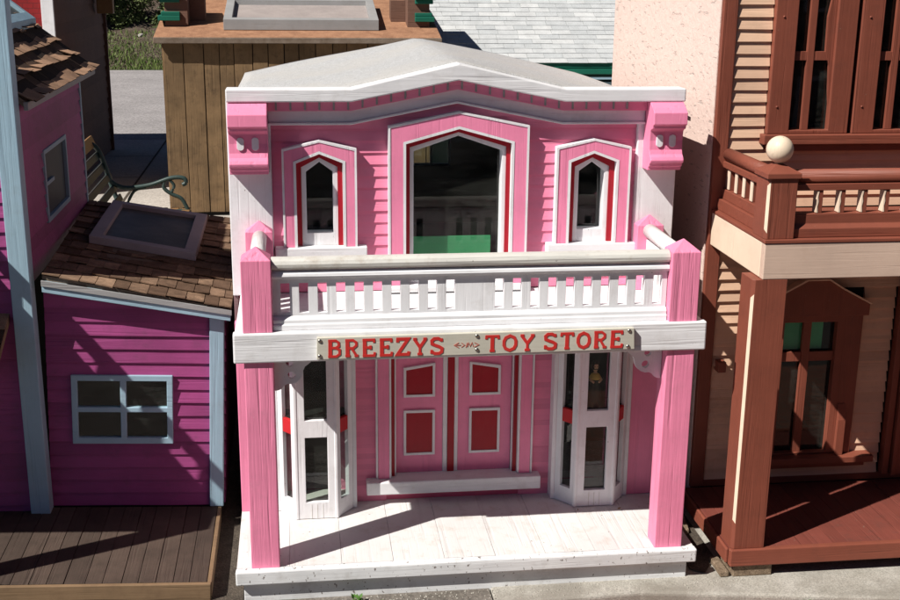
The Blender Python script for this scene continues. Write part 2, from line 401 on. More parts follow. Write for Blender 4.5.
# back-up wall with the openings cut out
def holes_solid(xs, zs, holes):
    def f(i, j):
        cx, cz = (xs[i] + xs[i + 1]) / 2, (zs[j] + zs[j + 1]) / 2
        return not any(a < cx < b and c < cz < d for a, b, c, d in holes)
    return f
SMALL = 12
cw = (-.172, .180, .96, 1.475); swl = (-.517, -.397, 1.10, 1.385); swr = (.402, .522, 1.10, 1.385)
H = [cw, swl, swr, (-.57, -.40, .2, .83), (.40, .57, .2, .83), (-.215, .215, .2, .83)]
xs = sorted({-.735, .735} | {v for h in H for v in h[:2]}); zs = sorted({.15, 1.6} | {v for h in H for v in h[2:]})
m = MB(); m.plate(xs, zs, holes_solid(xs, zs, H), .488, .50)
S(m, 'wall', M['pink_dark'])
# gable piece of wall under the raised middle of the cornice
m = MB(); m.prism([(-.36, 1.602), (.36, 1.602), (0, 1.66)], .486, .50)
S(m, 'gable_wall', M['pink_x'])

# clapboards of the upper floor
m = MB()
siding(m, -.612, .612, .935, 1.605, .0392, .484, [(-.18, .18, .94, 1.50), (-.55, -.37, 1.08, 1.43), (.37, .55, 1.08, 1.43)])
S(m, 'upper_siding', M['pink_x'])
m = MB()
siding(m, -.40, -.24, .15, .84, .0205, .484, lip=.003, wob=.0002); S(m, 'lower_siding', M['pink_x'])
m = MB(); siding(m, .24, .40, .15, .84, .0205, .484, lip=.003, wob=.0002); S(m, 'lower_siding', M['pink_x'])
m = MB(); m.box(.612, .75, .44, .487, .15, .842, j=.0006); m.box(-.75, -.612, .44, .487, .15, .842, j=.0006)
S(m, 'corner_board', M['pink'], .003)
# white pilasters upstairs
for sx in (-1, 1):
    m = MB(); a, b_ = sorted((sx * .612, sx * .752)); m.box(a, b_, .462, .487, .93, 1.58, j=.0005)
    S(m, 'pilaster', M['white'], .003)

# roof: low gable covered with white mineral roofing
m = MB(); nX, nY = 36, 30; top = []; random.seed(3)
def roofz(x, y):
    return 1.700 - .208 * abs(x) + .004 * math.sin(7 * x + 3 * y) * math.sin(4 * y) - (.02 * max(0, (x - .7) / .1) ** 2 if x > .7 else 0)
for j in range(nY + 1):
    for i in range(nX + 1):
        x = -.745 + i * (1.545) / nX; y = .482 + j * (1.87 - .482) / nY
        yy = y + (.006 * math.sin(11 * x) if j == nY else 0)
        top.append((x, yy, roofz(x, y)))
nn = nX + 1
fs = [(j * nn + i, j * nn + i + 1, (j + 1) * nn + i + 1, (j + 1) * nn + i) for j in range(nY) for i in range(nX)]
off = len(top); vs = top + [(x, y, z - .014) for x, y, z in top]
fs += [tuple(k + off for k in reversed(f)) for f in fs[:]]
edge = [i for i in range(nn)] + [j * nn + nX for j in range(1, nY + 1)] + [nY * nn + i for i in range(nX - 1, -1, -1)] + [j * nn for j in range(nY - 1, 0, -1)]
fs += [(edge[k], edge[(k + 1) % len(edge)], edge[(k + 1) % len(edge)] + off, edge[k] + off) for k in range(len(edge))]
m.add(vs, fs); S(m, 'roof', M['roofgravel'], smooth=True)
# thin drip edge at the back, above the rear wall
m = MB(); m.prism([(-.75, 1.53), (.75, 1.53), (0, 1.683)], 1.845, 1.862); S(m, 'rear_gable', M['white'])

# cornice: white cap, dentil band, grey-white frieze, white bead
capT = [(-.748, 1.621), (-.352, 1.621), (-.005, 1.701), (.348, 1.620), (.752, 1.620)]
capB = [(-.748, 1.580), (-.352, 1.580), (-.005, 1.648), (.348, 1.578), (.752, 1.577)]
def sh(pts, dz, x0=None, x1=None):
    q = [(x, z + dz) for x, z in pts]
    if x0 is not None: q[0] = (x0, q[0][1]); q[-1] = (x1, q[-1][1])
    return q
m = MB(); m.band(capT, capB, .400, .478); S(m, 'cornice_cap', M['white_x'], .004)
c = None
m = MB(); m.band(sh(capB, -.0015, -.619, .632), sh(capB, -.032, -.619, .632), .436, .480)
dent = S(m, 'dentil_band', M['pink_x'], .001)
m = MB()
def capz(x): return 1.579 + (.069 * (1 - abs(x + .005) / .3485) if abs(x + .005) < .3485 else 0)
k = -11.5
x = -.592
while x < .60:
    sl = (.069 / .3485) * (-1 if x > -.005 else 1) if abs(x + .005) < .3485 else 0
    z = capz(x) - .003
    m.prism([(x - .003, z - .025 - sl * .003), (x + .003, z - .025 + sl * .003), (x + .003, z + sl * .003), (x - .003, z - sl * .003)], .4325, .437)
    x += .0462
S(m, 'dentil', M['grey'], parent=dent)
m = MB(); m.band(sh(capB, -.0325, -.619, .632), sh(capB, -.070, -.619, .632), .452, .4835); S(m, 'frieze', M['white_x'], .002)
m = MB(); m.band(sh(capB, -.0705, -.619, .632), sh(capB, -.0785, -.619, .632), .444, .482); S(m, 'frieze_bead', M['white_x'], .002)

# cornice end brackets
def bracket(x0, x1):
    prof = [(.49, 1.5765), (.404, 1.5765), (.372, 1.560), (.352, 1.546), (.350, 1.508), (.362, 1.503), (.364, 1.493), (.380, 1.488), (.388, 1.482)]
    prof += [(.392, 1.450), (.390, 1.420), (.384, 1.406), (.372, 1.397), (.366, 1.388), (.368, 1.379), (.380, 1.375), (.382, 1.366), (.392, 1.362), (.394, 1.351), (.49, 1.347)]
    # roll at the bottom already in the profile; body with two sunk oblong holes
    m = MB(); m.side(prof, x0, x1); br = S(m, 'cornice_bracket', M['pink'], .002)
    for f in (.30, .68):
        cx = x0 + (x1 - x0) * f; m = MB(); pts = []
        for k in range(9): t = math.pi * k / 8; pts.append((cx + .011 * math.cos(t), 1.462 + .009 * math.sin(t)))
        for k in range(9): t = math.pi + math.pi * k / 8; pts.append((cx + .011 * math.cos(t), 1.438 + .009 * math.sin(t)))
        m.prism(pts, .3855, .40); S(m, 'oblong_inlay', M['white'], .001, parent=br)
bracket(-.743, -.620); bracket(.633, .7465)

# upper windows
def pent(x0, x1, z0, zs_, za): return [(x0, z0), (x0, zs_), ((x0 + x1) / 2, za), (x1, zs_), (x1, z0)]
def window(cx, w_out, z0, zs_out, za_out, w_pink, wr, ws, sill, gz0):
    """cx centre, nested half widths: outer casing, inner casing, red, sash"""
    X = lambda h: (cx - h, cx + h)
    d1 = w_out - w_pink
    o = pent(*X(w_out), z0, zs_out, za_out)
    o2 = pent(*X(w_out - .007), z0, zs_out - .006, za_out - .007)
    i2 = pent(*X(w_pink + .009), z0, zs_out - d1 + .006, za_out - d1 + .010)
    i1 = pent(*X(w_pink), z0, zs_out - d1, za_out - d1 + .001)
    r1 = pent(*X(wr), z0, zs_out - (w_out - wr), za_out - (w_out - wr) + .002)
    s1 = pent(*X(ws), z0, zs_out - (w_out - ws), za_out - (w_out - ws) + .003)
    m = MB(); m.band(o2, i2, .448, .490); root = S(m, 'window', M['pink'], .0015)
    m = MB(); m.band(o, o2, .446, .4895); m.band(i2, i1, .4465, .492); S(m, 'casing_edge', M['white'], parent=root)
    m = MB(); m.band(i1, r1, .470, .496); S(m, 'red_jamb', M['red'], parent=root)
    m = MB(); m.band(r1, s1, .476, .530); 
    m.box(cx - ws, cx + ws, .4765, .53, z0, gz0)
    S(m, 'sash', M['white'], .001, parent=root)
    g = pent(cx - ws - .002, cx + ws + .002, gz0 - .002, s1[1][1] + .001, s1[2][1] + .002)
    m = MB(); m.prism(g, .522, .5245); S(m, 'pane', M['glass'], parent=root)
    m = MB(); m.box(*sill); S(m, 'sill', M['white_x'], .003, parent=root)
    return root
window(.004, .235, .957, 1.4955, 1.543, .1765, .1625, .149, (-.245, .253, .425, .4885, .937, .9568), .985)
window(-.457, .122, 1.096, 1.4225, 1.452, .076, .060, .044, (-.607, -.303, .436, .4885, 1.058, 1.0955), 1.138)
window(.462, .128, 1.093, 1.4215, 1.450, .078, .060, .044, (.310, .622, .436, .4885, 1.055, 1.0925), 1.136)
m = MB(); m.box(-.1435, .128, .5285, .5345, .99, 1.108); S(m, 'green_screen', M['green'], .002)
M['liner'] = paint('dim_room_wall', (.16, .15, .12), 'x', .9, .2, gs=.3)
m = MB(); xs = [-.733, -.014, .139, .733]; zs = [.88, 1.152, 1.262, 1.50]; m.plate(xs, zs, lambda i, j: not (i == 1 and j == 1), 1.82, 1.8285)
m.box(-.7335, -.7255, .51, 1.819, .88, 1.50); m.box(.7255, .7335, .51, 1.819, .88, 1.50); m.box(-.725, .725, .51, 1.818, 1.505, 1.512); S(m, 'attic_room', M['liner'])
m = MB(); m.plate([-.024, -.014, .058, .068, .139, .149], [1.142, 1.152, 1.262, 1.272], lambda i, j: i in (0, 2, 4) or j in (0, 2), 1.805, 1.8195); rw = S(m, 'rear_window', M['blue_x'])
m = MB(); m.box(-.0138, .1388, 1.829, 1.831, 1.1522, 1.2618); S(m, 'pane', M['glass'], parent=rw)

# balcony floor and beams
m = MB(); m.box(-.728, .733, .045, .486, .905, .9315); S(m, 'balcony_floor', M['white_x'], .002)
m = MB(); m.box(-.7325, .7375, .010, .044, .841, .9345, j=.0006); S(m, 'balcony_beam', M['white_x'], .005)
m = MB(); m.box(-.7320, -.700, .0445, .44, .842, .9045); m.box(.705, .737, .0445, .44, .842, .9045); S(m, 'side_beam', M['white_x'], .003)

# posts
def cap4(m, x0, x1, y0, y1, z0, z1):
    cx, cy = (x0 + x1) / 2, (y0 + y1) / 2
    m.add([(x0, y0, z0), (x1, y0, z0), (x1, y1, z0), (x0, y1, z0), (cx, cy, z1)], [(0, 1, 4), (1, 2, 4), (2, 3, 4), (3, 0, 4)])
for x0, x1 in ((-.7025, -.614), (.6148, .7062)):
    m = MB(); m.box(x0, x1, .0200, .1050, .1495, .8403, j=.001); S(m, 'porch_post', M['pink_post'], .003)
for x0, x1, y0, y1 in ((-.7025, -.614, .018, .104), (.6148, .7062, .018, .104), (-.7025, -.614, .410, .4615), (.6148, .7062, .410, .4615)):
    m = MB(); zt = 1.157
    cx, cy = (x0 + x1) / 2, (y0 + y1) / 2
    zb = .9345 if y0 < .1 else .932
    m.add([(x0, y0, zb), (x1, y0, zb), (x1, y1, zb), (x0, y1, zb), (x0, y0, zt), (x1, y0, zt), (x1, y1, zt), (x0, y1, zt), (cx, cy, 1.193)],
          [(0, 1, 5, 4), (1, 2, 6, 5), (2, 3, 7, 6), (3, 0, 4, 7), (4, 5, 8), (5, 6, 8), (6, 7, 8), (7, 4, 8), (3, 2, 1, 0)])
    S(m, 'balcony_post', M['pink_post'], .002)

# balustrade
m = MB()
prof = [(.042, 1.122), (.034, 1.130), (.033, 1.140), (.038, 1.150), (.050, 1.157), (.066, 1.158), (.078, 1.150), (.083, 1.140), (.082, 1.130), (.074, 1.122)]
m.side(prof, -.613, .614); bal = S(m, 'handrail', M['rail'], .001)
m = MB(); m.side([(.040, 1.094), (.036, 1.102), (.038, 1.110), (.046, 1.1165), (.074, 1.1165), (.082, 1.108), (.080, 1.094)], -.6125, .6135); S(m, 'rail_moulding', M['white_x'])
def slots(y0, y1, sides=False):
    L = [-.588 + .0559 * i for i in range(10)] + [.067 + .0557 * i for i in range(10)]
    xs = [-.6125]
    for a in L: xs += [a, a + .0275]
    xs.append(.613); return xs
xs = slots(0, 0); zs = [.9765, .985, 1.078, 1.0935]
m = MB(); m.plate(xs, zs, lambda i, j: not (j == 1 and i % 2 == 1), .052, .072)
S(m, 'slotted_balusters', M['white'], .0008)
m = MB(); m.side([(.034, .935), (.034, .952), (.038, .955), (.038, .966), (.044, .972), (.050, .9762), (.082, .9762), (.084, .935)], -.6125, .613); S(m, 'bottom_rail', M['white_x'], .002)
for sx in (-1, 1):
    cx = sx * .657
    m = MB(); m.tube([(cx, .1045, 1.138), (cx, .4095, 1.140)], .024, 16); S(m, 'side_handrail', M['white_y'], smooth=True, ang=60)
    ys = [.1045]; y = .13
    while y < .39: ys += [y, y + .0275]; y += .0555
    ys.append(.4095)
    m = MB(); m.plate(ys, zs[:3] + [1.11], lambda i, j: not (j == 1 and i % 2 == 1), cx - .010, cx + .010, axis='yz'); S(m, 'side_balusters', M['white'], .0008)
    m = MB(); m.box(cx - .02, cx + .02, .105, .409, .9325, .976); S(m, 'side_bottom_rail', M['white_y'], .003)

# fretwork corner brackets below the beam (thin board, scalloped, two round holes)
def fret(sx, xp):
    out = [(0, .8405), (.118, .8405), (.116, .826), (.104, .815), (.094, .808), (.088, .795), (.086, .780), (.078, .766), (.066, .757), (.052, .752), (.040, .753), (.030, .748), (.022, .738), (.012, .733), (0, .731)]
    m = MB(); bm = bmesh.new()
    from mathutils.geometry import tessellate_polygon
    loops = [[Vector((x, z, 0)) for x, z in out]]
    for cx, cz, r in ((.046, .818, .0115), (.052, .780, .0125)):
        loops.append([Vector((cx + r * math.cos(-2 * math.pi * k / 14), cz + r * math.sin(-2 * math.pi * k / 14), 0)) for k in range(14)])
    tri = tessellate_polygon(loops); flat = [v for l in loops for v in l]; n = len(flat)
    vs = [(xp + sx * v.x, .066, v.y) for v in flat] + [(xp + sx * v.x, .084, v.y) for v in flat]
    fs = [tuple(t) for t in tri] + [tuple(i + n for i in reversed(t)) for t in tri]
    o = 0
    for l in loops:
        for k in range(len(l)): a, b_ = o + k, o + (k + 1) % len(l); fs.append((a, b_, b_ + n, a + n))
        o += len(l)
    m.add(vs, fs); S(m, 'corner_fretwork', M['white'])
fret(1, -.6135); fret(-1, .6143)

# door surround and double door
m = MB(); 
for sx in (-1, 1):
    c = .004
    a, b_ = sorted((c + sx * .234, c + sx * .273)); m.box(a, b_, .466, .50, .2405, .841)
sur = S(m, 'door_surround', M['pink'], .001)
m = MB()
for sx in (-1, 1):
    for e0, e1, y0, y1 in ((.274, .281, .4655, .50), (.2265, .2335, .4655, .50), (.208, .2135, .488, .512)):
        a, b_ = sorted((c + sx * e0, c + sx * e1)); m.box(a, b_, y0, y1, .2405, .841)
S(m, 'white_bead', M['white'], .001, parent=sur)
m = MB()
for sx in (-1, 1):
    a, b_ = sorted((c + sx * .214, c + sx * .226)); m.box(a, b_, .486, .52, .2405, .841)
S(m, 'red_reveal', M['red'], parent=sur)
def leaf(x0, x1, rise):
    m = MB(); m.box(x0, x1, .5145, .53, .2405, .845); d = S(m, 'door', M['pink'], .001)
    w0, w1 = x0 + .045, x1 - .012 
    cx = (x0 + x1) / 2; w0, w1 = cx - .056, cx + .056
    for z0, zl, zr in ((.530, .648 - rise, .648 + rise), (.309, .480, .480)):
        o = [(w0, z0), (w0, zl), (w1, zr), (w1, z0)]; i = [(w0 + .009, z0 + .009), (w0 + .009, zl - .009), (w1 - .009, zr - .010), (w1 - .009, z0 + .009)]
        m = MB(); m.band(o, i, .5065, .5142, closed=True); S(m, 'panel_moulding', M['white'], .0008, parent=d)
        m = MB(); m.prism([i[0], i[3], i[2], i[1]], .5105, .5140); S(m, 'red_panel', M['red'], parent=d)
    return d
leaf(-.2035, -.035, .008); leaf(.020, .2115, -.008)
m = MB(); m.box(-.0180, .0060, .5085, .5144, .2405, .845); S(m, 'door_astragal', M['red'], .001)
m = MB(); m.box(-.0345, -.0185, .5115, .53, .2405, .845); m.box(.0065, .0195, .5115, .53, .2405, .845); S(m, 'astragal_bead', M['white'], .001)
m = MB(); m.box(-.312, .313, .436, .530, .190, .2395, j=.0006); S(m, 'door_step', M['white_x'], .004)
m = MB(); m.box(-.30, .30, .510, .530, .1505, .1895); S(m, 'step_riser', M['dark'])  # near-black riser puts the shade under the step into its colour

# bay windows
def face_matrix(a, b_):
    """local x along a->b, local y inward, z up"""
    d = Vector((b_[0] - a[0], b_[1] - a[1], 0)); L = d.length; d.normalize(); inn = Vector((-d.y, d.x, 0))
    return Matrix(((d.x, inn.x, 0, a[0]), (d.y, inn.y, 0, a[1]), (0, 0, 1, 0), (0, 0, 0, 1))), L
def bay(cx):
    pts = [(cx - .129, .432), (cx - .068, .356), (cx + .068, .356), (cx + .129, .432)]
    root = None
    for fi in range(3):
        a, b_ = pts[fi], pts[fi + 1]; mt, L = face_matrix(a, b_)
        if fi == 1: xs = [.0015, .031, L - .029, L - .0015]
        else: xs = [.0015, .026, L - .026, L - .0015] 
        zs = [.1515, .213, .452, .514, .812, .8395]
        rail_white = fi == 1
        m = MB()
        if rail_white: m.plate(xs, zs, lambda i, j: not (i == 1 and j in (1, 3)), 0, .016, mat=mt)
        else: m.plate(xs, zs, lambda i, j: not (i == 1 and j in (1, 2, 3)), 0, .016, mat=mt)
        if root is None: root = S(m, 'bay_window', M['white'], .0015)
        else: S(m, 'bay_face', M['white'], .0015, parent=root)
        if not rail_white:
            m = MB(); m.box(xs[1], xs[2], .002, .016, .458, .508, mat=mt); S(m, 'red_rail', M['red_bright'], .001, parent=root)
        if fi == 1:
            m = MB()
            for q in (.25, .5, .75): m.box(xs[1] + (xs[2] - xs[1]) * q - .0008, xs[1] + (xs[2] - xs[1]) * q + .0008, -.0008, .0, .153, .205, mat=mt)
            S(m, 'board_joint', M['rail'], parent=root)
        for z0, z1 in ((.211, .454), (.512, .814)):
            m = MB(); m.box(xs[1] - .002, xs[2] + .002, .0165, .0185, z0, z1, mat=mt); S(m, 'pane', M['glass'], parent=root)
    for px, py in pts[1:3]:
        m = MB(); m.tube([(px, py + .006, .152), (px, py + .006, .839)], .009, 8); S(m, 'corner_mullion', M['white'], parent=root)
    m = MB(); 
    for sx in (-1, 1):
        a, b_ = sorted((cx + sx * .128, cx + sx * .141)); m.box(a, b_, .430, .487, .1512, .8405)
    S(m, 'side_stop', M['white'], .001, parent=root)
    m = MB(); m.add([(cx - .118, .434, .2), (cx - .062, .376, .2), (cx + .062, .376, .2), (cx + .118, .434, .2), (cx + .118, .56, .2), (cx - .118, .56, .2)], [(0, 1, 2, 3, 4, 5)])
    S(m, 'bay_floor', M['rail'], parent=root)
    m = MB(); m.add([(x, y, z) for z in (.506, .5135) for x, y in ((cx - .112, .430), (cx - .060, .3765), (cx + .060, .3765), (cx + .112, .430), (cx + .112, .48), (cx - .112, .48))], [(5, 4, 3, 2, 1, 0), (6, 7, 8, 9, 10, 11)] + [(i, (i + 1) % 6, (i + 1) % 6 + 6, i + 6) for i in range(6)])
    S(m, 'bay_shelf', M['dark'], parent=root)
bay(-.4885); bay(.4895)

# ------------------------------------------------------------------ SIGN
sign = thing('shop_sign', 'long cream sign board with red BREEZYS TOY STORE lettering screwed to the white beam', 'sign', (0, -.01, .845))
TILT = 0
def G(mb, name, mat, bevel=0, parent=None, **k):
    p = parent or sign; o = mb.build(name, mat, p, bevel, **k)
    if p is sign: o.matrix_parent_inverse = Matrix.Translation(-Vector(sign.location))
    return o
m = MB(); m.add([(-.484, -.006, .852), (.502, -.006, .856), (.498, -.006, .925), (-.482, -.006, .921), (-.484, .0095, .852), (.502, .0095, .856), (.498, .0095, .925), (-.482, .0095, .921)],
                [(0, 1, 2, 3), (7, 6, 5, 4), (0, 4, 5, 1), (1, 5, 6, 2), (2, 6, 7, 3), (3, 7, 4, 0)])
G(m, 'board', M['sign'], .0015)
# western lettering drawn as strokes on a 0..1 grid (x, y, width)
O8 = [(.5, .02), (.2, .14), (.08, .36), (.08, .64), (.2, .86), (.5, .98), (.8, .86), (.92, .64), (.92, .36), (.8, .14), (.5, .02)]
F = {
 'B': [[(.2, 0), (.2, 1)], [(.05, 1), (.6, 1), (.8, .88), (.82, .66), (.6, .54), (.2, .54)], [(.6, .54), (.88, .42), (.88, .14), (.65, .0), (.05, 0)]],
 'R': [[(.2, 0), (.2, 1)], [(.05, 1), (.62, 1), (.84, .86), (.84, .66), (.62, .5), (.2, .5)], [(.5, .5), (.82, .04)], [(.7, .02), (.98, .02)], [(.04, .02), (.38, .02)]],
 'E': [[(.2, 0), (.2, 1)], [(.05, 1), (.88, 1), (.9, .82)], [(.2, .52), (.62, .52)], [(.63, .64), (.63, .40)], [(.05, 0), (.9, 0), (.94, .2)]],
 'Z': [[(.1, .8), (.12, 1), (.88, 1), (.1, .02), (.9, .02), (.94, .2)]],
 'Y': [[(.08, .97), (.5, .45), (.92, .97)], [(.5, .48), (.5, 0)], [(.0, .98), (.26, .98)], [(.74, .98), (1, .98)], [(.32, .02), (.68, .02)]],
 'S': [[(.86, .78), (.84, .98)], [(.84, .86), (.6, .98), (.3, .97), (.12, .84), (.14, .64), (.4, .54), (.66, .46), (.88, .34), (.86, .12), (.66, .02), (.35, .02), (.12, .14)], [(.1, .02), (.12, .26)]],
 'T': [[(.5, 0), (.5, .98)], [(.06, .8), (.08, .98), (.92, .98), (.94, .8)], [(.32, .02), (.68, .02)]],
 'O': [O8],
}
def stroke(m, pts, w, y, depth, closed=False):
    """thick polyline with mitred joints"""
    P = [Vector(p) for p in pts]; n = len(P); L, Rr = [], []
    for i in range(n):
        if closed: d0 = (P[i] - P[i - 1] if i else P[0] - P[-2]).normalized(); d1 = (P[(i + 1) % n] - P[i] if i < n - 1 else P[1] - P[0]).normalized()
        else:
            d0 = (P[i] - P[i - 1]).normalized() if i else (P[1] - P[0]).normalized(); d1 = (P[i + 1] - P[i]).normalized() if i < n - 1 else d0
        nrm = Vector((-(d0.y + d1.y), d0.x + d1.x)); 
        if nrm.length < .2: nrm = Vector((-d0.y, d0.x)) * 2
        nrm.normalize(); k = w / 2 / max(.45, nrm.dot(Vector((-d0.y, d0.x))))
        L.append(P[i] + nrm * k); Rr.append(P[i] - nrm * k)
    m.band([tuple(v) for v in L], [tuple(v) for v in Rr], y - depth, y)
def word(text, x0, z0, x1, z1, h):
    n = len(text); adv = (x1 - x0) / (n - .14)
    for i, ch in enumerate(text):
        lx = x0 + i * adv; lz = z0 + (z1 - z0) * i / n; w = adv * .80; m = MB(); rot = random.uniform(-.02, .02)
        for q, st in enumerate(F[ch]):
            pts = [(lx + p[0] * w + (p[1] - .5) * h * rot, lz + p[1] * h) for p in st]
            vertical = abs(st[0][0] - st[-1][0]) < .05 and len(st) == 2 and abs(st[0][1] - st[-1][1]) > .6
            wd = .0115 if vertical else (.0095 if ch in 'SOZY' and len(st) > 2 else .0075)
            stroke(m, pts, wd, -.0062, .0012 + .00015 * q, closed=(ch == 'O'))
        o = G(m, 'letter', M['letter'])
word('BREEZYS', -.4515, .8615, -.0955, .8605, .050)
word('TOY', .030, .864, .186, .864, .0485)
word('STORE', .2125, .865, .4665, .866, .0495)
m = MB()
for pts in ([(-.052, .894), (-.066, .886), (-.052, .878)], [(-.064, .886), (-.046, .886)], [(-.044, .893), (-.034, .886), (-.044, .879)],
            [(-.026, .880), (-.022, .893), (-.017, .882), (-.011, .893), (-.007, .880)], [(-.004, .893), (.010, .886), (-.004, .879)], [(-.030, .878), (-.026, .893)]):
    stroke(m, pts, .0021, -.0062, .0008 + random.random() * .0004)
G(m, 'arrow_ornament', paint('faded_red_lettering', (.50, .16, .12), 'x', .6, .5, (.5, .45, .38), gs=.3))
for x, z in ((-.474, .912), (-.475, .864), (.004, .914), (.004, .870), (.482, .917), (.480, .866)):
    m = MB(); mt = Matrix.Translation((x, -.0062, z)) @ Matrix.Rotation(R(90), 4, 'X')
    t = MB(); t.lathe([(.0062, 0), (.006, .0018), (.004, .0034), (.001, .0040)], (0, 0, 0), 14)
    m.add([tuple(mt @ Vector(v)) for v in t.v], t.f); G(m, 'screw', M['metal'], smooth=True)

# ------------------------------------------------------------------ shingle roofs
def shingles(mb, A, B, C, D, rows, w, lift=.006, over=.012, ragged=.004, curl=0):
    """A,B = lower edge left/right, D,C = upper edge left/right; overlapping tabs as real slabs"""
    A, B, C, D = map(Vector, (A, B, C, D)); nrm = (B - A).cross(D - A).normalized()
    if nrm.z < 0: nrm = -nrm
    for r in range(rows):
        t0, t1 = r / rows, (r + 1) / rows + .25 / rows
        t1 = min(t1, 1.0)
        a, b_ = A.lerp(D, t0), B.lerp(C, t0); d, c_ = A.lerp(D, t1), B.lerp(C, t1)
        L = (b_ - a).length; down = (A - D).normalized(); x = -random.uniform(0, w) if r % 2 else -random.uniform(0, w * .5)
        while x < L:
            ww = w * random.uniform(.85, 1.15); s0, s1 = max(0, x + .0012) / L, min(L, x + ww - .0012) / L; x += ww
            if s1 - s0 < .004: continue
            rg = random.uniform(0, ragged); lf = lift * random.uniform(.8, 1.3); lf2 = lift * random.uniform(.8, 1.3)
            q0 = a.lerp(b_, s0) + down * (over + rg); q1 = a.lerp(b_, s1) + down * (over + rg + random.uniform(-.002, .002))
            p0 = d.lerp(c_, s0); p1 = d.lerp(c_, s1)
            if curl:
                cu = curl * random.uniform(.3, 1.3); f0 = random.uniform(.22, .42); k0 = q0.lerp(p0, f0 + random.uniform(-.08, .08)); k1 = q1.lerp(p1, f0 + random.uniform(-.08, .08)); e = nrm * .004
                c0, c1 = cu * random.uniform(.5, 1.2), cu * random.uniform(.5, 1.2)
                T = [q0 + nrm * (lf + c0), q1 + nrm * (lf2 + c1), k1 + nrm * lf2 * .7, k0 + nrm * lf * .7, p1 + nrm * .0022, p0 + nrm * .0022]
                vs = T + [v - e for v in T]
                tn = random.random() ** 1.3
                mb.add(vs, [(0, 1, 2, 3), (3, 2, 4, 5), (9, 8, 7, 6), (11, 10, 8, 9), (0, 6, 7, 1), (1, 7, 8, 2), (2, 8, 10, 4), (4, 10, 11, 5), (5, 11, 9, 3), (3, 9, 6, 0)], tone=tn)
                if curl > .01: mb.t[-10:] = [.75 + .25 * tn] + [tn * .25] * 9  # curled tips painted as sunlit, the rest of each shingle as shaded
                continue
            vs = [q0 + nrm * lf * .35, q1 + nrm * lf2 * .35, p1 + nrm * .0008, p0 + nrm * .0008, q0 + nrm * lf, q1 + nrm * lf2, p1 + nrm * .0022, p0 + nrm * .0022]
            mb.add(vs, [(3, 2, 1, 0), (4, 5, 6, 7), (0, 1, 5, 4), (1, 2, 6, 5), (2, 3, 7, 6), (3, 0, 4, 7)], tone=random.random() ** 1.3)

def slab(m, A, B, C, D, t):
    A, B, C, D = map(Vector, (A, B, C, D)); u = Vector((0, 0, -t))
    m.add([A, B, C, D, A + u, B + u, C + u, D + u], [(0, 1, 2, 3), (7, 6, 5, 4), (0, 4, 5, 1), (1, 5, 6, 2), (2, 6, 7, 3), (3, 7, 4, 0)])

# ------------------------------------------------------------------ PURPLE HOUSE (stands on ground that dips to the right)
purple = thing('purple_house', 'purple clapboard house with pale blue trim, lean-to and brown shingle roofs', 'model house', (-.828, .6, .1), (0, R(2.4), 0))
def Q(mb, name, mat, bevel=0, parent=None, **k):
    if name in SPLIT and len(mb.log) > 1: return [Q(q, name, mat, bevel, parent, **k) for q in pieces(mb)][0]
    p = parent or purple; o = mb.build(name, mat, p, bevel, **k)
    if p is purple: o.matrix_parent_inverse = Matrix.Translation(-Vector(purple.location))
    return o
# lean-to walls
m = MB()
for (a, b_, z0, z1) in ((-1.43, -1.335, .08, .93), (-1.01, -.832, .08, .86)): m.box(a, b_, .622, .635, z0, z1)
m.box(-1.335, -1.01, .6215, .635, .08, .352); m.box(-1.335, -1.01, .6215, .635, .588, .87)
m.box(-.842, -.830, .636, 1.76, .08, .85)
m.box(-1.42, -.85, .70, .71, .1, .82)  # dark sheet added behind the window so the room looks unlit
wallp = Q(m, 'lean_to_wall', M['dark'])
m = MB(); siding(m, -1.43, -.872, .102, .848, .0492, .618, [(-1.346, -1.004, .345, .597)], lip=.009)
Q(m, 'lean_to_siding', M['purple'], parent=None)
m = MB(); m.prism([(-1.43, .8465), (-1.03, .8465), (-1.43, .904)], .6095, .6185); Q(m, 'eave_infill', M['purple'])
m = MB(); siding_side(m, .63, 1.76, .102, .85, .0492, -.826, sgn=1); Q(m, 'lean_to_side_siding', M['purple'])
m = MB(); m.box(-.874, -.824, .596, .628, .101, .842, j=.0008); Q(m, 'corner_trim', M['blue'], .003)
# window
m = MB(); xs = [-1.348, -1.328, -1.182, -1.162, -1.022, -1.002]; zs = [.343, .366, .462, .480, .578, .599]
m.plate(xs, zs, lambda i, j: i in (0, 2, 4) or j in (0, 2, 4), .600, .622); w = Q(m, 'window', M['blue_x'], .002)
m = MB(); m.box(-1.33, -1.02, .612, .614, .364, .58); Q(m, 'pane', M['glass'], parent=w)
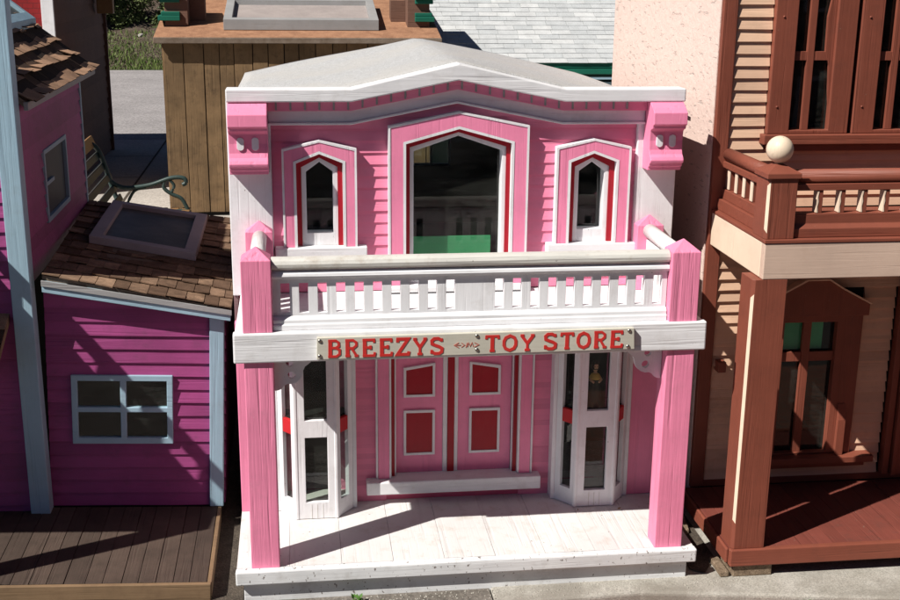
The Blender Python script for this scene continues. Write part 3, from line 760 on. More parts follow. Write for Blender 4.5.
# lean-to roof
FL, FR, BR_, BL = (-1.425, .575, .965), (-.800, .575, .856), (-.795, 1.83, .905), (-1.460, 1.78, .985)
m = MB(); slab(m, *[Vector(p) - Vector((0, 0, .002)) for p in (FL, FR, BR_, BL)], .022); rf = Q(m, 'lean_to_roof', M['felt_edge'])
m = MB(); shingles(m, FL, FR, BR_, BL, 12, .058, .006, .010, ragged=.012, curl=.005); Q(m, 'shingles', M['shingle'], parent=rf)
m = MB(); m.add([(-1.427, .566, .905), (-.800, .566, .812), (-.800, .566, .851), (-1.427, .566, .946), (-1.427, .582, .905), (-.800, .582, .812), (-.800, .582, .851), (-1.427, .582, .946)],
                [(0, 1, 2, 3), (7, 6, 5, 4), (0, 4, 5, 1), (1, 5, 6, 2), (2, 6, 7, 3), (3, 7, 4, 0)])
Q(m, 'eave_board', M['blue_x'], .002)
m = MB(); m.add([(-1.427, .560, .928), (-.796, .560, .834), (-.796, .560, .853), (-1.427, .560, .948), (-1.427, .5655, .928), (-.796, .5655, .834), (-.796, .5655, .853), (-1.427, .5655, .948)],
                [(0, 1, 2, 3), (7, 6, 5, 4), (0, 4, 5, 1), (1, 5, 6, 2), (2, 6, 7, 3), (3, 7, 4, 0)])
Q(m, 'drip_edge', M['grey'], .001)
# skylight
def rz(x, y):
    u = (x - FL[0]) / (FR[0] - FL[0]); v = (y - .575) / 1.225
    return (FL[2] * (1 - u) + FR[2] * u) * (1 - v) + (BL[2] * (1 - u) + BR_[2] * u) * v
def sky_frame(x0, x1, y0, y1, w, h, matf, matg, par, fn, zf, Qf=None, top=None):
    rg = {}
    m = MB()
    def bx(a, b_, c, d, e, f):
        vs = []
        for x in (a, b_):
            for y in (c, d):
                for z in (e, f): vs.append((x, y, zf(x, y) + z))
        m.add(vs, [(0, 1, 3, 2), (4, 6, 7, 5), (0, 4, 5, 1), (2, 3, 7, 6), (0, 2, 6, 4), (1, 5, 7, 3)])
    bx(x0, x1, y0, y0 + w, .004, h); bx(x0, x1, y1 - w, y1, .004, h); bx(x0, x0 + w, y0 + w + .0004, y1 - w - .0004, .004, h); bx(x1 - w, x1, y0 + w + .0004, y1 - w - .0004, .004, h)
    s_ = fn(m, 'skylight', matf, .002)
    m = MB(); bx(x0 + w * .6, x1 - w * .6, y0 + w * .6, y1 - w * .6, h * .45, h * .5); fn(m, 'skylight_pane', matg, parent=s_)
    return s_
M['skyglass'] = mottled('dirty_dark_glass', [(.3, (.05, .05, .042)), (.6, (.10, .10, .085)), (.8, (.17, .16, .13))], 9, .4, .05)
M['skyglass'].node_tree.nodes['Principled BSDF'].inputs['Specular IOR Level'].default_value = .2
sky_frame(-1.348, -.955, 1.055, 1.695, .045, .034, M['plum'], M['skyglass'], None, Q, rz)

# tall block (stands plumb: built in world coordinates)
UNROT = (Matrix.Translation(purple.location) @ Matrix.Rotation(R(2.4), 4, 'Y')).inverted()
def T(mb, name, mat, bevel=0, parent=None, **k):
    if name in SPLIT and len(mb.log) > 1: return [T(q, name, mat, bevel, parent, **k) for q in pieces(mb)][0]
    o = mb.build(name, mat, parent or purple, bevel, **k)
    if parent is None: o.matrix_parent_inverse = UNROT
    return o
m = MB(); m.box(-2.7, -1.440, .615, 1.755, .08, 1.53); T(m, 'tall_wall', M['dark'])
m = MB(); siding(m, -2.7, -1.4875, .105, 2.28, .0492, .575, lip=.009); T(m, 'tall_front_siding', M['purple'])
m = MB(); m.box(-2.7, -1.46, .5805, .612, .105, 2.28); T(m, 'false_front', M['purple'])
m = MB(); m.box(-2.75, -1.40, .53, .64, 2.281, 2.33); T(m, 'false_front_cap', M['blue_x'], .004)
m = MB(); siding_side(m, .615, 1.750, .955, 1.545, .0492, -1.434, [(.930, 1.352, 1.098, 1.350)], sgn=1, lip=.009); T(m, 'tall_side_siding', M['purple'])
m = MB(); m.box(-1.4880, -1.4230, .548, .612, .103, 2.279, j=.0006); m.box(-1.446, -1.424, 1.752, 1.776, .95, 1.53); T(m, 'corner_trim', M['blue'], .003)
xs = [.926, .943, 1.15, 1.16, 1.340, 1.357]; zs = [1.092, 1.110, 1.338, 1.355]
m = MB(); m.plate(xs, zs, lambda i, j: i in (0, 4) or j in (0, 2), -1.436, -1.421, axis='yz'); w = T(m, 'window', M['blue'], .002)
m = MB(); m.box(-1.4355, -1.434, .935, 1.348, 1.10, 1.345); T(m, 'pane', M['glass_tall'], parent=w)
m = MB(); m.box(-1.4335, -1.424, .944, 1.09, 1.222, 1.236); T(m, 'sash_bar', M['blue'], parent=w)
# tall roof, both slopes, behind the false front
sl = math.tan(R(38)); ex, rx = -1.400, -2.07
A, B, C, D = (ex, .615, 1.562), (ex, 1.985, 1.562), (rx, 1.985, 1.562 + sl * (ex - rx)), (rx, .615, 1.562 + sl * (ex - rx))
m = MB(); slab(m, *[Vector(p) - Vector((0, 0, .003)) for p in (A, B, C, D)], .022)
A2, D2 = (2 * rx - ex, A[1], A[2]), (2 * rx - ex, B[1], B[2]); slab(m, Vector(C) - Vector((.001, 0, .003)), D2, A2, Vector(D) - Vector((.001, 0, .003)), .022)
tr = T(m, 'tall_roof', M['felt_edge'])
m = MB(); m.prism([(-2.7, 1.531), (-1.44, 1.531), (-2.07, 2.04)], 1.70, 1.754); T(m, 'tall_gable', M['purple'])
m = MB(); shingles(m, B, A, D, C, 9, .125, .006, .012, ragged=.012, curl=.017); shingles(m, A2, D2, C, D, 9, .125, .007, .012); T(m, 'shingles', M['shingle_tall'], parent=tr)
m = MB(); m.box(ex - .010, ex + .005, .613, 1.990, 1.532, 1.560); T(m, 'eave_board', M['grey'], .002)
sky_frame(-1.93, -1.615, 1.39, 1.93, .035, .04, M['blue_x'], M['skyglass'], None, T, lambda x, y: 1.562 + sl * (ex - x))
# upstairs porch roof and its rail, small canopy, front post (mostly outside the frame, they throw the shade)
m = MB(); slab(m, (-2.7, -.09, 1.19), (-1.84, -.09, 1.19), (-1.78, .57, 1.21), (-2.7, .57, 1.21), .035); Q(m, 'porch_balcony', M['blue_x'], .003)
m = MB()
for i in range(6): m.box(-1.87, -1.845, .0 + i * .09, .03 + i * .09, 1.21, 1.33)
m.box(-1.88, -1.835, -.03, .54, 1.3305, 1.36)
m.box(-2.7, -1.881, -.03, .01, 1.3305, 1.36)
for i in range(9): m.box(-2.65 + i * .09, -2.62 + i * .09, -.025, 0, 1.21, 1.33)
Q(m, 'balcony_rail', M['blue'], .003)
m = MB(); m.box(-1.915, -1.848, -.086, -.018, .05, 1.1545); m.box(-2.62, -2.553, -.086, -.018, .05, 1.1545); Q(m, 'porch_post', M['blue'], .003)
m = MB(); slab(m, (-2.2, .33, .70), (-1.535, .33, .70), (-1.535, .57, .825), (-2.2, .57, .825), .03); cn = Q(m, 'door_canopy', M['rim'], .003)
m = MB(); shingles(m, (-2.2, .33, .702), (-1.535, .33, .702), (-1.535, .57, .827), (-2.2, .57, .827), 4, .06); Q(m, 'shingles', M['shingle_tall'], parent=cn)
# deck
m = MB(); x = -2.7
while x < -.8465:
    w_ = random.uniform(.05, .066); b_ = min(x + w_, -.846); m.box(x + .0008, b_ - .0008, .046, .60, .078, .100 + random.uniform(-.001, .001), tone=random.random() * .6, j=.0004); x = b_
Q(m, 'porch_deck', M['deck'], .0015)
m = MB(); m.box(-2.7, -.834, .030, .0455, .02, .0985); m.box(-.8455, -.832, .046, .60, .02, .0985); Q(m, 'deck_rim', M['rim'], .002)
m = MB(); m.box(-2.68, -.86, .06, .6, -.02, .019); Q(m, 'deck_footing', M['dark'])

# ------------------------------------------------------------------ BROWN AND CREAM HOUSE
bh = thing('brown_and_cream_house', 'two storey cream clapboard house with red-brown balcony, porch and window frames', 'model house', (1.4, .5, GZ))
def Z(mb, name, mat, bevel=0, parent=None, **k):
    if name in SPLIT and len(mb.log) > 1: return [Z(q, name, mat, bevel, parent, **k) for q in pieces(mb)][0]
    p = parent or bh; o = mb.build(name, mat, p, bevel, **k)
    if p is bh: o.matrix_parent_inverse = Matrix.Translation(-Vector(bh.location))
    return o
HX = 2.35
uw = [(1.150, 1.290), (1.455, 1.595), (1.760, 1.90)]
H = [(a, b_, 1.46, 2.05) for a, b_ in uw] + [(1.20, 1.40, .265, .775)]
xs = sorted({.9, HX} | {v for h in H for v in h[:2]}); zs = sorted({.1, 2.3} | {v for h in H for v in h[2:]})
m = MB(); m.plate(xs, zs, holes_solid(xs, zs, H), .508, .52); Z(m, 'wall', M['dark'])
m = MB(); siding(m, .944, HX, 1.2, 2.3, .0405, .505, [(1.07, 2.0, 1.40, 2.1)], lip=.010); Z(m, 'upper_siding', M['cream'])
m = MB(); siding(m, .944, HX, .17, 1.19, .0405, .505, [(1.10, 1.50, .25, .90), (1.62, 2.1, .14, .9)], lip=.012); Z(m, 'lower_siding', M['cream'])
m = MB(); m.box(.893, HX, .495, .512, .142, .169); Z(m, 'base_board', M['brown_x'], .002)
m = MB(); m.box(.893, .943, .490, .512, .15, 2.3, j=.0008); Z(m, 'corner_trim', M['brown'], .003)
m = MB(); m.box(.891, .907, .5125, 1.88, .05, 2.3); m.box(.908, HX, 1.86, 1.88, .05, 2.3); m.box(HX - .015, HX, .53, 1.859, .05, 2.3)
Z(m, 'stucco_side_wall', M['stucco'])
m = MB(); m.box(.86, HX + .03, .45, 1.92, 2.301, 2.34); Z(m, 'roof', M['felt'])
m = MB(); m.box(.93, 2.3, .53, 1.84, 1.15, 1.16); m.box(.93, 2.3, .60, .61, .1, 1.14); m.box(.93, 2.3, .60, .61, 1.165, 2.25); Z(m, 'dark_room_liner', M['dark'])  # dark sheets added behind the panes so the rooms look unlit
# upper windows
for i, (a, b_) in enumerate(uw):
    xs = [a - .078, a, a + .052, a + .074, b_, b_ + .078]; zs = [1.462, 1.463, 1.705, 1.735, 2.05, 2.12]
    m = MB(); m.plate([a - .078, a, b_, b_ + .072], [1.4575, 1.470, 2.05, 2.12], lambda i, j: i != 1 or j != 1, .478, .506); w = Z(m, 'window', M['brown'], .0025)
    m = MB(); m.box(a + .048, a + .072, .490, .505, 1.4705, 2.0495); m.box(a + .0005, a + .0475, .492, .504, 1.705, 1.735); m.box(a + .0725, b_ - .0005, .492, .504, 1.705, 1.735)
    m.add([(b_, .491, 1.55), (b_, .491, 2.04), (b_ - .030, .491, 1.85), (b_ - .028, .491, 1.735), (b_ - .012, .491, 1.69), (b_ - .006, .491, 1.60), (b_, .503, 1.55), (b_, .503, 2.04), (b_ - .030, .503, 1.85), (b_ - .028, .503, 1.735), (b_ - .012, .503, 1.69), (b_ - .006, .503, 1.60)],
          [(0, 1, 2, 3, 4, 5), (11, 10, 9, 8, 7, 6)] + [(k, (k + 1) % 6, (k + 1) % 6 + 6, k + 6) for k in range(6)])
    Z(m, 'sash_bars', M['brown'], .001, parent=w)
    m = MB(); m.box(a, b_, .5085, .511, 1.462, 2.05); Z(m, 'pane', M['glass'], parent=w)
    for zz in (1.55, 1.85):
        m = MB(); m.lathe([(.004, 0), (.004, .002), (.001, .004)], (0, 0, 0), 8); mt = Matrix.Translation((a - .05, .478, zz)) @ Matrix.Rotation(R(90), 4, 'X')
        m.v = [tuple(mt @ Vector(v)) for v in m.v]; Z(m, 'screw', M['brown'], parent=w)
m = MB(); m.box(1.055, 2.02, .455, .503, 1.423, 1.457); m.box(1.075, 2.0, .470, .503, 1.398, 1.4225); Z(m, 'window_sill', M['brown_x'], .003)
# lower window with a pointed head board
xs = [1.085, 1.200, 1.276, 1.306, 1.400, 1.510]; zs = [.262, .272, .625, .661, .776, .80]
m = MB(); m.plate([1.115, 1.200, 1.400, 1.495], [.262, .270, .776, .80], lambda i, j: i != 1 or j != 1, .478, .506)
m.prism([(1.09, .8005), (1.51, .8005), (1.51, .842), (1.40, .90), (1.345, .935), (1.265, .935), (1.20, .90), (1.09, .842)], .466, .506)
w = Z(m, 'window', M['brown'], .002)
m = MB(); m.box(1.276, 1.306, .488, .504, .2705, .7755); m.box(1.2005, 1.2755, .490, .503, .625, .661); m.box(1.3065, 1.3995, .490, .503, .625, .661); Z(m, 'sash_bars', M['brown'], .001, parent=w)
m = MB(); m.box(1.20, 1.40, .5065, .5085, .265, .776); Z(m, 'pane', M['glass'], parent=w)
m = MB(); m.box(1.2005, 1.362, .515, .519, .664, .775); Z(m, 'green_blind', M['green_light'], parent=w)
m = MB(); m.band([(1.51, .8425), (1.40, .9005), (1.345, .9355), (1.265, .9355), (1.20, .9005), (1.09, .8425)], [(1.514, .8475), (1.402, .9065), (1.347, .9415), (1.263, .9415), (1.198, .9065), (1.086, .8475)], .458, .505); Z(m, 'head_moulding', M['cream'], parent=w)
m = MB(); m.box(1.08, 1.575, .440, .503, .236, .2615); m.box(1.10, 1.55, .46, .503, .215, .2355); Z(m, 'sill', M['brown_x'], .003, parent=w)
m = MB(); m.side([(.46, .262), (.46, .40), (.475, .46), (.4775, .262)], 1.43, 1.46); Z(m, 'sill_bracket', M['brown'], .001, parent=w)
# door of the brown house
m = MB(); m.box(1.63, 1.655, .470, .506, .17, .98); m.box(1.66, 1.675, .455, .506, .17, .98); m.box(1.68, 1.71, .470, .506, .17, .98); m.box(2.02, 2.09, .470, .506, .17, .98); m.box(1.62, 2.1, .46, .506, .981, 1.04); ds = Z(m, 'door_frame', M['brown'], .002)
m = MB(); m.box(1.711, 2.019, .485, .506, .17, .98); d = Z(m, 'door', M['brown'], .002)
for z0, z1 in ((.24, .5), (.58, .9)):
    for x0 in (1.745, 1.89):
        m = MB(); m.box(x0, x0 + .10, .478, .4848, z0, z1); Z(m, 'door_panel', M['cream_pale'], .002, parent=d)
m = MB(); m.lathe([(.004, 0), (.012, .008), (.014, .018), (.006, .026)], (0, 0, 0), 12); mt = Matrix.Translation((1.735, .484, .54)) @ Matrix.Rotation(R(90), 4, 'X'); m.v = [tuple(mt @ Vector(v)) for v in m.v]; Z(m, 'door_knob', M['metal'], parent=d, smooth=True)
# porch floor
m = MB(); x = .872
while x < HX:
    b_ = min(x + .052, HX); m.box(x + .0006, b_ - .0006, .015, .494, .112, .140 + random.uniform(-.0008, .0008), tone=.5 - .3 * random.random(), j=.0003); x = b_
Z(m, 'porch_floor', M['brown_deck'], .001)
m = MB(); m.box(.868, HX, -.010, .0145, .082, .1425, j=.0008); m.box(.860, .8715, .015, .494, .085, .138); Z(m, 'porch_rim', M['brown_x'], .004)
# posts
def chamfer_post(x0, x1, y0, y1, z0, z1, c, name='porch_post'):
    m = MB(); m.add([(x0, y0 + c, z0), (x0 + c, y0, z0), (x1, y0, z0), (x1, y1, z0), (x0, y1, z0), (x0, y0 + c, z1), (x0 + c, y0, z1), (x1, y0, z1), (x1, y1, z1), (x0, y1, z1)],
        [(4, 3, 2, 1, 0), (5, 6, 7, 8, 9), (0, 1, 6, 5), (1, 2, 7, 6), (2, 3, 8, 7), (3, 4, 9, 8), (4, 0, 5, 9)])
    p = Z(m, name, M['brown'], .0015)
    d = .001; q = .0005
    m = MB(); za, zb = z0 + (z1 - z0) * .10, z1 - (z1 - z0) * .05
    P0 = Vector((x0 + c * .08 - d, y0 + c * .92 - d, 0)); P1 = Vector((x0 + c * .92 - d, y0 + c * .08 - d, 0)); U = Vector((0, 0, 1)); I = Vector((.004, .004, 0))
    vs = [P0 + U * (za + .012), P1 + U * za, P1 + U * zb, P0 + U * (zb - .012)]; vs += [v + I for v in vs]
    m.add(vs, [(0, 1, 2, 3), (7, 6, 5, 4), (0, 4, 5, 1), (1, 5, 6, 2), (2, 6, 7, 3), (3, 7, 4, 0)])
    Z(m, 'cream_chamfer', M['cream_pale'], parent=p)
    return p
chamfer_post(.872, .985, .001, .10, .1425, 1.0685, .0095)
chamfer_post(1.98, 2.09, .001, .10, .1425, 1.0685, .0095)
# balcony
m = MB(); m.box(.902, HX, .0, .03, 1.069, 1.184); Z(m, 'balcony_beam', M['cream_beam'], .003)
m = MB(); m.box(.9015, .930, .0305, .488, 1.070, 1.184); Z(m, 'balcony_side_beam', M['cream_pale'], .003)
m = MB(); m.box(.899, HX, -.003, .492, 1.1845, 1.196); Z(m, 'balcony_floor', M['brown_x'], .002)
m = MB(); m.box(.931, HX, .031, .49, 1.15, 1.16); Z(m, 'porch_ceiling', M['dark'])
nw = chamfer_post(.900, .995, .008, .106, 1.1965, 1.385, .009, 'newel')
m = MB(); m.add([(.893, .001, 1.3855), (1.002, .001, 1.3855), (1.002, .113, 1.3855), (.893, .113, 1.3855), (.893, .001, 1.402), (1.002, .001, 1.402), (1.002, .113, 1.402), (.893, .113, 1.402), (.947, .057, 1.432)],
      [(3, 2, 1, 0), (0, 1, 5, 4), (1, 2, 6, 5), (2, 3, 7, 6), (3, 0, 4, 7), (4, 5, 8), (5, 6, 8), (6, 7, 8), (7, 4, 8)]); Z(m, 'newel_cap', M['brown_x'], .002, parent=nw)
m = MB(); m.lathe([(.012, -.042)] + [(max(.004, .0415 * math.sin(t)), -.0415 * math.cos(t)) for t in [math.pi * k / 18 for k in range(2, 18)]] + [(.001, .0415)], (.947, .057, 1.469), 28); Z(m, 'ball_finial', M['aged_cream'], parent=nw, smooth=True)
m = MB(); m.tube([(.9955, .055, 1.386), (HX, .055, 1.386)], .0215, 14, squash=1.0); Z(m, 'handrail', M['brown_x'], smooth=True)
m = MB(); m.box(.9955, HX, .036, .074, 1.342, 1.3635); Z(m, 'rail_under', M['brown_x'], .002)
m = MB(); m.side([(.020, 1.1965), (.020, 1.225), (.034, 1.238), (.034, 1.270), (.076, 1.270), (.080, 1.1965)], .9955, HX); Z(m, 'bottom_rail', M['brown_x'], .002)
m = MB(); m.tube([(.948, .1065, 1.386), (.948, .494, 1.386)], .0215, 14); Z(m, 'side_handrail', M['brown_x'], smooth=True)
m = MB(); m.box(.930, .966, .1135, .494, 1.342, 1.3635); Z(m, 'side_rail_under', M['brown_x'], .002)
m = MB(); m.box(.918, .976, .1065, .494, 1.1965, 1.235); m.box(.930, .964, .107, .494, 1.2355, 1.270); Z(m, 'side_bottom_rail', M['brown_x'], .002)
x = 1.076
while x < HX - .03:
    m = MB(); m.prism([(x, 1.2705), (x + .018, 1.2705), (x + .018, 1.3415), (x, 1.3415)], .040, .068); bl = Z(m, 'baluster', M['brown'], .001)
    m = MB(); pts = [(x - .0015, 1.272), (x + .004, 1.272), (x + .0015, 1.29), (x + .004, 1.306), (x + .0015, 1.322), (x + .004, 1.340), (x - .0015, 1.340)]
    m.prism(pts, .0385, .0688); Z(m, 'cream_edge', M['cream_pale'], parent=bl)
    x += .073
y = .155
while y < .48:
    m = MB(); m.box(.938, .958, y, y + .028, 1.2705, 1.3415); bl = Z(m, 'baluster', M['brown'], .001)
    m = MB(); m.box(.9365, .9395, y - .0012, y + .020, 1.273, 1.339); Z(m, 'cream_edge', M['cream_pale'], parent=bl)
    y += .071
# little bell brackets on the wall side (seen between post and wall)
m = MB(); m.box(.955, .985, .46, .504, .60, .64); Z(m, 'wall_block', M['brown'], .003)

# ------------------------------------------------------------------ CABIN
cab = thing('plank_cabin', 'cabin of bare vertical planks with brown felt roof and green corner trim', 'model house', (-.5, 6.2, GZ))
def Cb(mb, name, mat, bevel=0, parent=None, **k):
    if name in SPLIT and len(mb.log) > 1: return [Cb(q, name, mat, bevel, parent, **k) for q in pieces(mb)][0]
    p = parent or cab; o = mb.build(name, mat, p, bevel, **k)
    if p is cab: o.matrix_parent_inverse = Matrix.Translation(-Vector(cab.location))
    return o
m = MB(); m.box(-1.53, .545, 6.17, 8.4, GZ, 1.40); Cb(m, 'inner_wall', M['dark'])
m = MB(); x = -1.54
while x < .55:
    w_ = random.uniform(.11, .17); b_ = min(x + w_, .555); m.box(x + .003, b_ - .003, 6.150 + random.uniform(0, .008), 6.1690, GZ + .03, 1.415, tone=random.random() * .6, j=.002); x = b_
Cb(m, 'plank_wall', M['plank'], .003)
m = MB(); m.box(-1.55, -1.5305, 6.171, 8.4, GZ + .03, 1.41); m.box(.5455, .56, 6.171, 8.4, GZ + .03, 1.41); Cb(m, 'side_wall', M['plank'])
pz = lambda y: 1.445 + .19 * (y - 6.05)
m = MB(); slab(m, (-1.60, 6.095, pz(6.095)), (.62, 6.095, pz(6.095)), (.62, 8.5, pz(8.5)), (-1.60, 8.5, pz(8.5)), .035)
rfc = Cb(m, 'roof', M['felt'], .004)
m = MB(); m.box(-1.602, .622, 6.080, 6.0945, pz(6.095) - .05, pz(6.095) - .004, j=.003); Cb(m, 'roof_edge', M['felt_edge'], .004)
sky_frame(-1.08, .14, 6.30, 7.05, .065, .085, M['grey'], M['lid'], None, Cb, lambda x, y: pz(y))
for sx, x0 in ((-1, -1.56), (1, .36)):
    m = MB(); m.box(x0 + .02, x0 + .20, 6.42, 6.75, pz(6.4) + .002, 1.90); tp = Cb(m, 'corner_parapet', M['darkbrown'], .004)
    m = MB()
    for z0, z1, e in ((1.56, 1.60, .03), (1.601, 1.63, .015), (1.70, 1.73, .02), (1.731, 1.78, .035)):
        ex0, ex1 = (x0 + .018 - e * 1.6, x0 + .14) if sx < 0 else (x0 + .08, x0 + .202 + e * 1.2)
        m.box(ex0, ex1, 6.41 - e, 6.76, z0, z1)
    Cb(m, 'green_cornice', M['teal'], .004, parent=tp)
    m = MB()
    m.box(x0 + .201 if sx < 0 else x0 - .10, x0 + .32 if sx < 0 else x0 + .019, 6.60, 6.75, pz(6.6) + .002, 1.72); Cb(m, 'parapet_step', M['darkbrown'], parent=tp)
m = MB(); m.box(-1.56, .58, 8.0, 8.1, 1.70, 2.4); Cb(m, 'false_front', M['plank'], .004)

# ------------------------------------------------------------------ WHITE-ROOFED HOUSE
wh = thing('white_roofed_house', 'dark green house with pale shingle roof behind the pink store', 'model house', (1.7, 6.9, GZ))
def W(mb, name, mat, bevel=0, parent=None, **k):
    if name in SPLIT and len(mb.log) > 1: return [W(q, name, mat, bevel, parent, **k) for q in pieces(mb)][0]
    p = parent or wh; o = mb.build(name, mat, p, bevel, **k)
    if p is wh: o.matrix_parent_inverse = Matrix.Translation(-Vector(wh.location))
    return o
A, B, C, D = (.60, 6.55, 1.225), (3.6, 6.55, 1.225), (3.6, 7.60, 1.225 + .60), (.60, 7.60, 1.225 + .60)
m = MB(); slab(m, *[Vector(p) - Vector((0, 0, .004)) for p in (A, B, C, D)], .04); r_ = W(m, 'roof', M['teal'])
m = MB(); shingles(m, A, B, C, D, 17, .17, .008, .012, .002); W(m, 'shingles', M['shingle_white'], parent=r_)
m = MB(); slab(m, Vector(C) + Vector((0, .001, -.004)), Vector(D) + Vector((0, .001, -.004)), (.60, 8.6, 1.225), (3.6, 8.6, 1.225), .04); W(m, 'rear_roof_slope', M['felt'])
m = MB(); m.box(.6, 3.6, 7.585, 7.625, 1.828, 1.85); W(m, 'ridge_board', M['brown_x'])
m = MB(); m.box(.62, 3.58, 6.75, 8.4, GZ, 1.15); W(m, 'wall', M['tealdark'])
m = MB(); m.box(.6, 3.6, 6.515, 6.535, 1.13, 1.175); W(m, 'gutter', M['teal'], .004)
m = MB(); m.box(.6, 3.6, 6.52, 6.60, 1.085, 1.1); m.box(.6, 3.6, 6.70, 6.749, 1.0, 1.05); W(m, 'eave_trim', M['blue_x'], .003)

# ------------------------------------------------------------------ RED BRICK BUILDING
rb = thing('red_brick_building', 'tall red brick building with white corner trim and dark brown side wall', 'model house', (-3.6, 8.4, GZ))
def RB(mb, name, mat, bevel=0, parent=None, **k):
    if name in SPLIT and len(mb.log) > 1: return [RB(q, name, mat, bevel, parent, **k) for q in pieces(mb)][0]
    p = parent or rb; o = mb.build(name, mat, p, bevel, **k)
    if p is rb: o.matrix_parent_inverse = Matrix.Translation(-Vector(rb.location))
    return o
m = MB(); m.box(-5.2, -2.535, 7.06, 9.76, GZ, 2.7); RB(m, 'wall', M['redbrick'])
m = MB(); m.box(-2.60, -2.50, 7.03, 7.059, GZ, 2.7); RB(m, 'corner_trim', M['white'], .004)
m = MB(); siding_side(m, 7.06, 9.77, GZ + .02, 2.7, .11, -2.530, sgn=1, lip=.014); RB(m, 'side_siding', M['darkbrown'])
m = MB(); m.box(-2.55, -2.49, 9.765, 9.80, GZ, 2.7); RB(m, 'rear_trim', M['darkbrown'])
m = MB(); m.box(-5.3, -2.42, 6.95, 9.85, 2.701, 2.78); RB(m, 'roof', M['felt'])
m = MB(); m.box(-2.49, -2.33, 9.2, 9.3, 1.50, 1.78); RB(m, 'wall_lantern', M['slat'], .01)

# ------------------------------------------------------------------ BENCH
bn = thing('park_bench', 'slatted wooden park bench with curled dark iron arms behind the purple house', 'bench', (-1.55, 3.8, GZ))
def Bn(mb, name, mat, bevel=0, parent=None, **k):
    o = mb.build(name, mat, parent or bn, bevel, **k)
    if (parent or bn) is bn: o.matrix_parent_inverse = Matrix.Translation(-Vector(bn.location))
    return o
def bez(P, n=8):
    out = []
    for i in range(len(P) - 1):
        p0 = Vector(P[max(i - 1, 0)]); p1 = Vector(P[i]); p2 = Vector(P[i + 1]); p3 = Vector(P[min(i + 2, len(P) - 1)])
        for k in range(n):
            t = k / n; out.append(.5 * ((2 * p1) + (-p0 + p2) * t + (2 * p0 - 5 * p1 + 4 * p2 - p3) * t * t + (-p0 + 3 * p1 - 3 * p2 + p3) * t ** 3))
    out.append(Vector(P[-1])); return out
for yy in (4.5, 3.1):
    X = lambda x, z: (x, yy, z)
    m = MB()
    m.tube(bez([X(-1.86, .87), X(-1.80, .80), X(-1.72, .52), X(-1.66, .40)]), .016, 8)
    fr = Bn(m, 'end_frame', M['iron'], smooth=True)
    m = MB(); m.tube(bez([X(-1.75, .62), X(-1.66, .575), X(-1.50, .59), X(-1.36, .635), X(-1.28, .635), X(-1.262, .605), X(-1.285, .59)]), .015, 8)
    m.tube(bez([X(-1.66, .44), X(-1.60, .55), X(-1.52, .575)]), .010, 6)
    m.tube(bez([X(-1.40, .618), X(-1.405, .57), X(-1.36, .53), X(-1.30, .50), X(-1.27, .45), X(-1.25, .40)]), .013, 8)
    m.tube(bez([X(-1.37, .625), X(-1.34, .585), X(-1.36, .54)]), .010, 6)
    Bn(m, 'armrest', M['iron'], parent=fr, smooth=True)
    m = MB(); m.tube(bez([X(-1.66, .40), X(-1.50, .385), X(-1.33, .41), X(-1.25, .40), X(-1.21, .33)]), .016, 8)
    m.tube(bez([X(-1.25, .40), X(-1.24, .22), X(-1.20, GZ)]), .018, 8); m.tube(bez([X(-1.66, .40), X(-1.70, .22), X(-1.76, GZ)]), .018, 8)
    Bn(m, 'leg', M['iron'], parent=fr, smooth=True)
for i in range(5):
    x = -1.60 + i * .075; m = MB(); m.box(x, x + .055, 3.02, 4.58, .402, .424); Bn(m, 'seat_slat', M['slat'], .004)
for i in range(6):
    t = i / 5; x = -1.70 - .15 * t; z = .50 + .36 * t
    m = MB(); mt = Matrix.Translation((x, 0, z)) @ Matrix.Rotation(R(-22), 4, 'Y'); m.box(-.01, .01, 3.02, 4.58, -.022, .022 if i < 5 else .05, mat=mt); Bn(m, 'back_slat', M['slat'] if i == 5 else M['iron'], .004)

# ------------------------------------------------------------------ DOLL in the right bay
doll = thing('toy_doll', 'small doll in a dark dress with golden shawl behind the upper right bay pane', 'doll', (.487, .400, .5145)); doll.scale = (.62, .62, .62)
m = MB(); m.lathe([(.040, 0), (.042, .01), (.034, .06), (.026, .12), (.020, .155), (.024, .175), (.022, .19), (.010, .20), (.009, .212), (.014, .217), (.0195, .228), (.021, .240), (.018, .254), (.008, .262)], (0, 0, 0), 20)
m.tube([(-.020, -.002, .182), (-.030, -.016, .160), (-.012, -.030, .150)], [.009, .008, .006], 8); m.tube([(.020, -.002, .182), (.032, -.016, .162), (.014, -.030, .152)], [.009, .008, .006], 8)
M['skin'] = paint('doll_skin', (.85, .52, .34), 'z', .5, .05, gs=.1); M['cloth'] = paint('doll_dress', (.05, .045, .035), 'z', .8, .1, gs=.3); M['gold'] = paint('golden_cloth', (.85, .55, .12), 'z', .7, .1, gs=.4); M['hair'] = paint('dark_hair', (.03, .018, .01), 'z', .6, 0, gs=1)
m.build('body', M['skin'], doll, smooth=True)
m = MB(); m.lathe([(.046, .002), (.048, .012), (.037, .062), (.029, .122), (.024, .150), (.027, .168), (.026, .180), (.014, .194)], (0, 0, 0), 20); m.build('dress', M['cloth'], doll, smooth=True)
m = MB(); m.lathe([(.034, .168), (.032, .178), (.024, .192), (.013, .200), (.011, .197), (.022, .184), (.030, .168)], (0, -.002, 0), 20); m.build('shawl', M['gold'], doll, smooth=True)
m = MB(); m.lathe([(.0245, .222), (.026, .238), (.023, .256), (.012, .268), (.002, .271)], (0, .006, 0), 18); m.build('hair', M['hair'], doll, smooth=True)
m = MB()
for sx in (-1, 1): m.lathe([(.001, .2385), (.0028, .240), (.0028, .243), (.001, .2445)], (sx * .008, -.0185, 0), 8)
m.lathe([(.001, .2285), (.004, .2295), (.001, .2305)], (0, -.019, 0), 8)
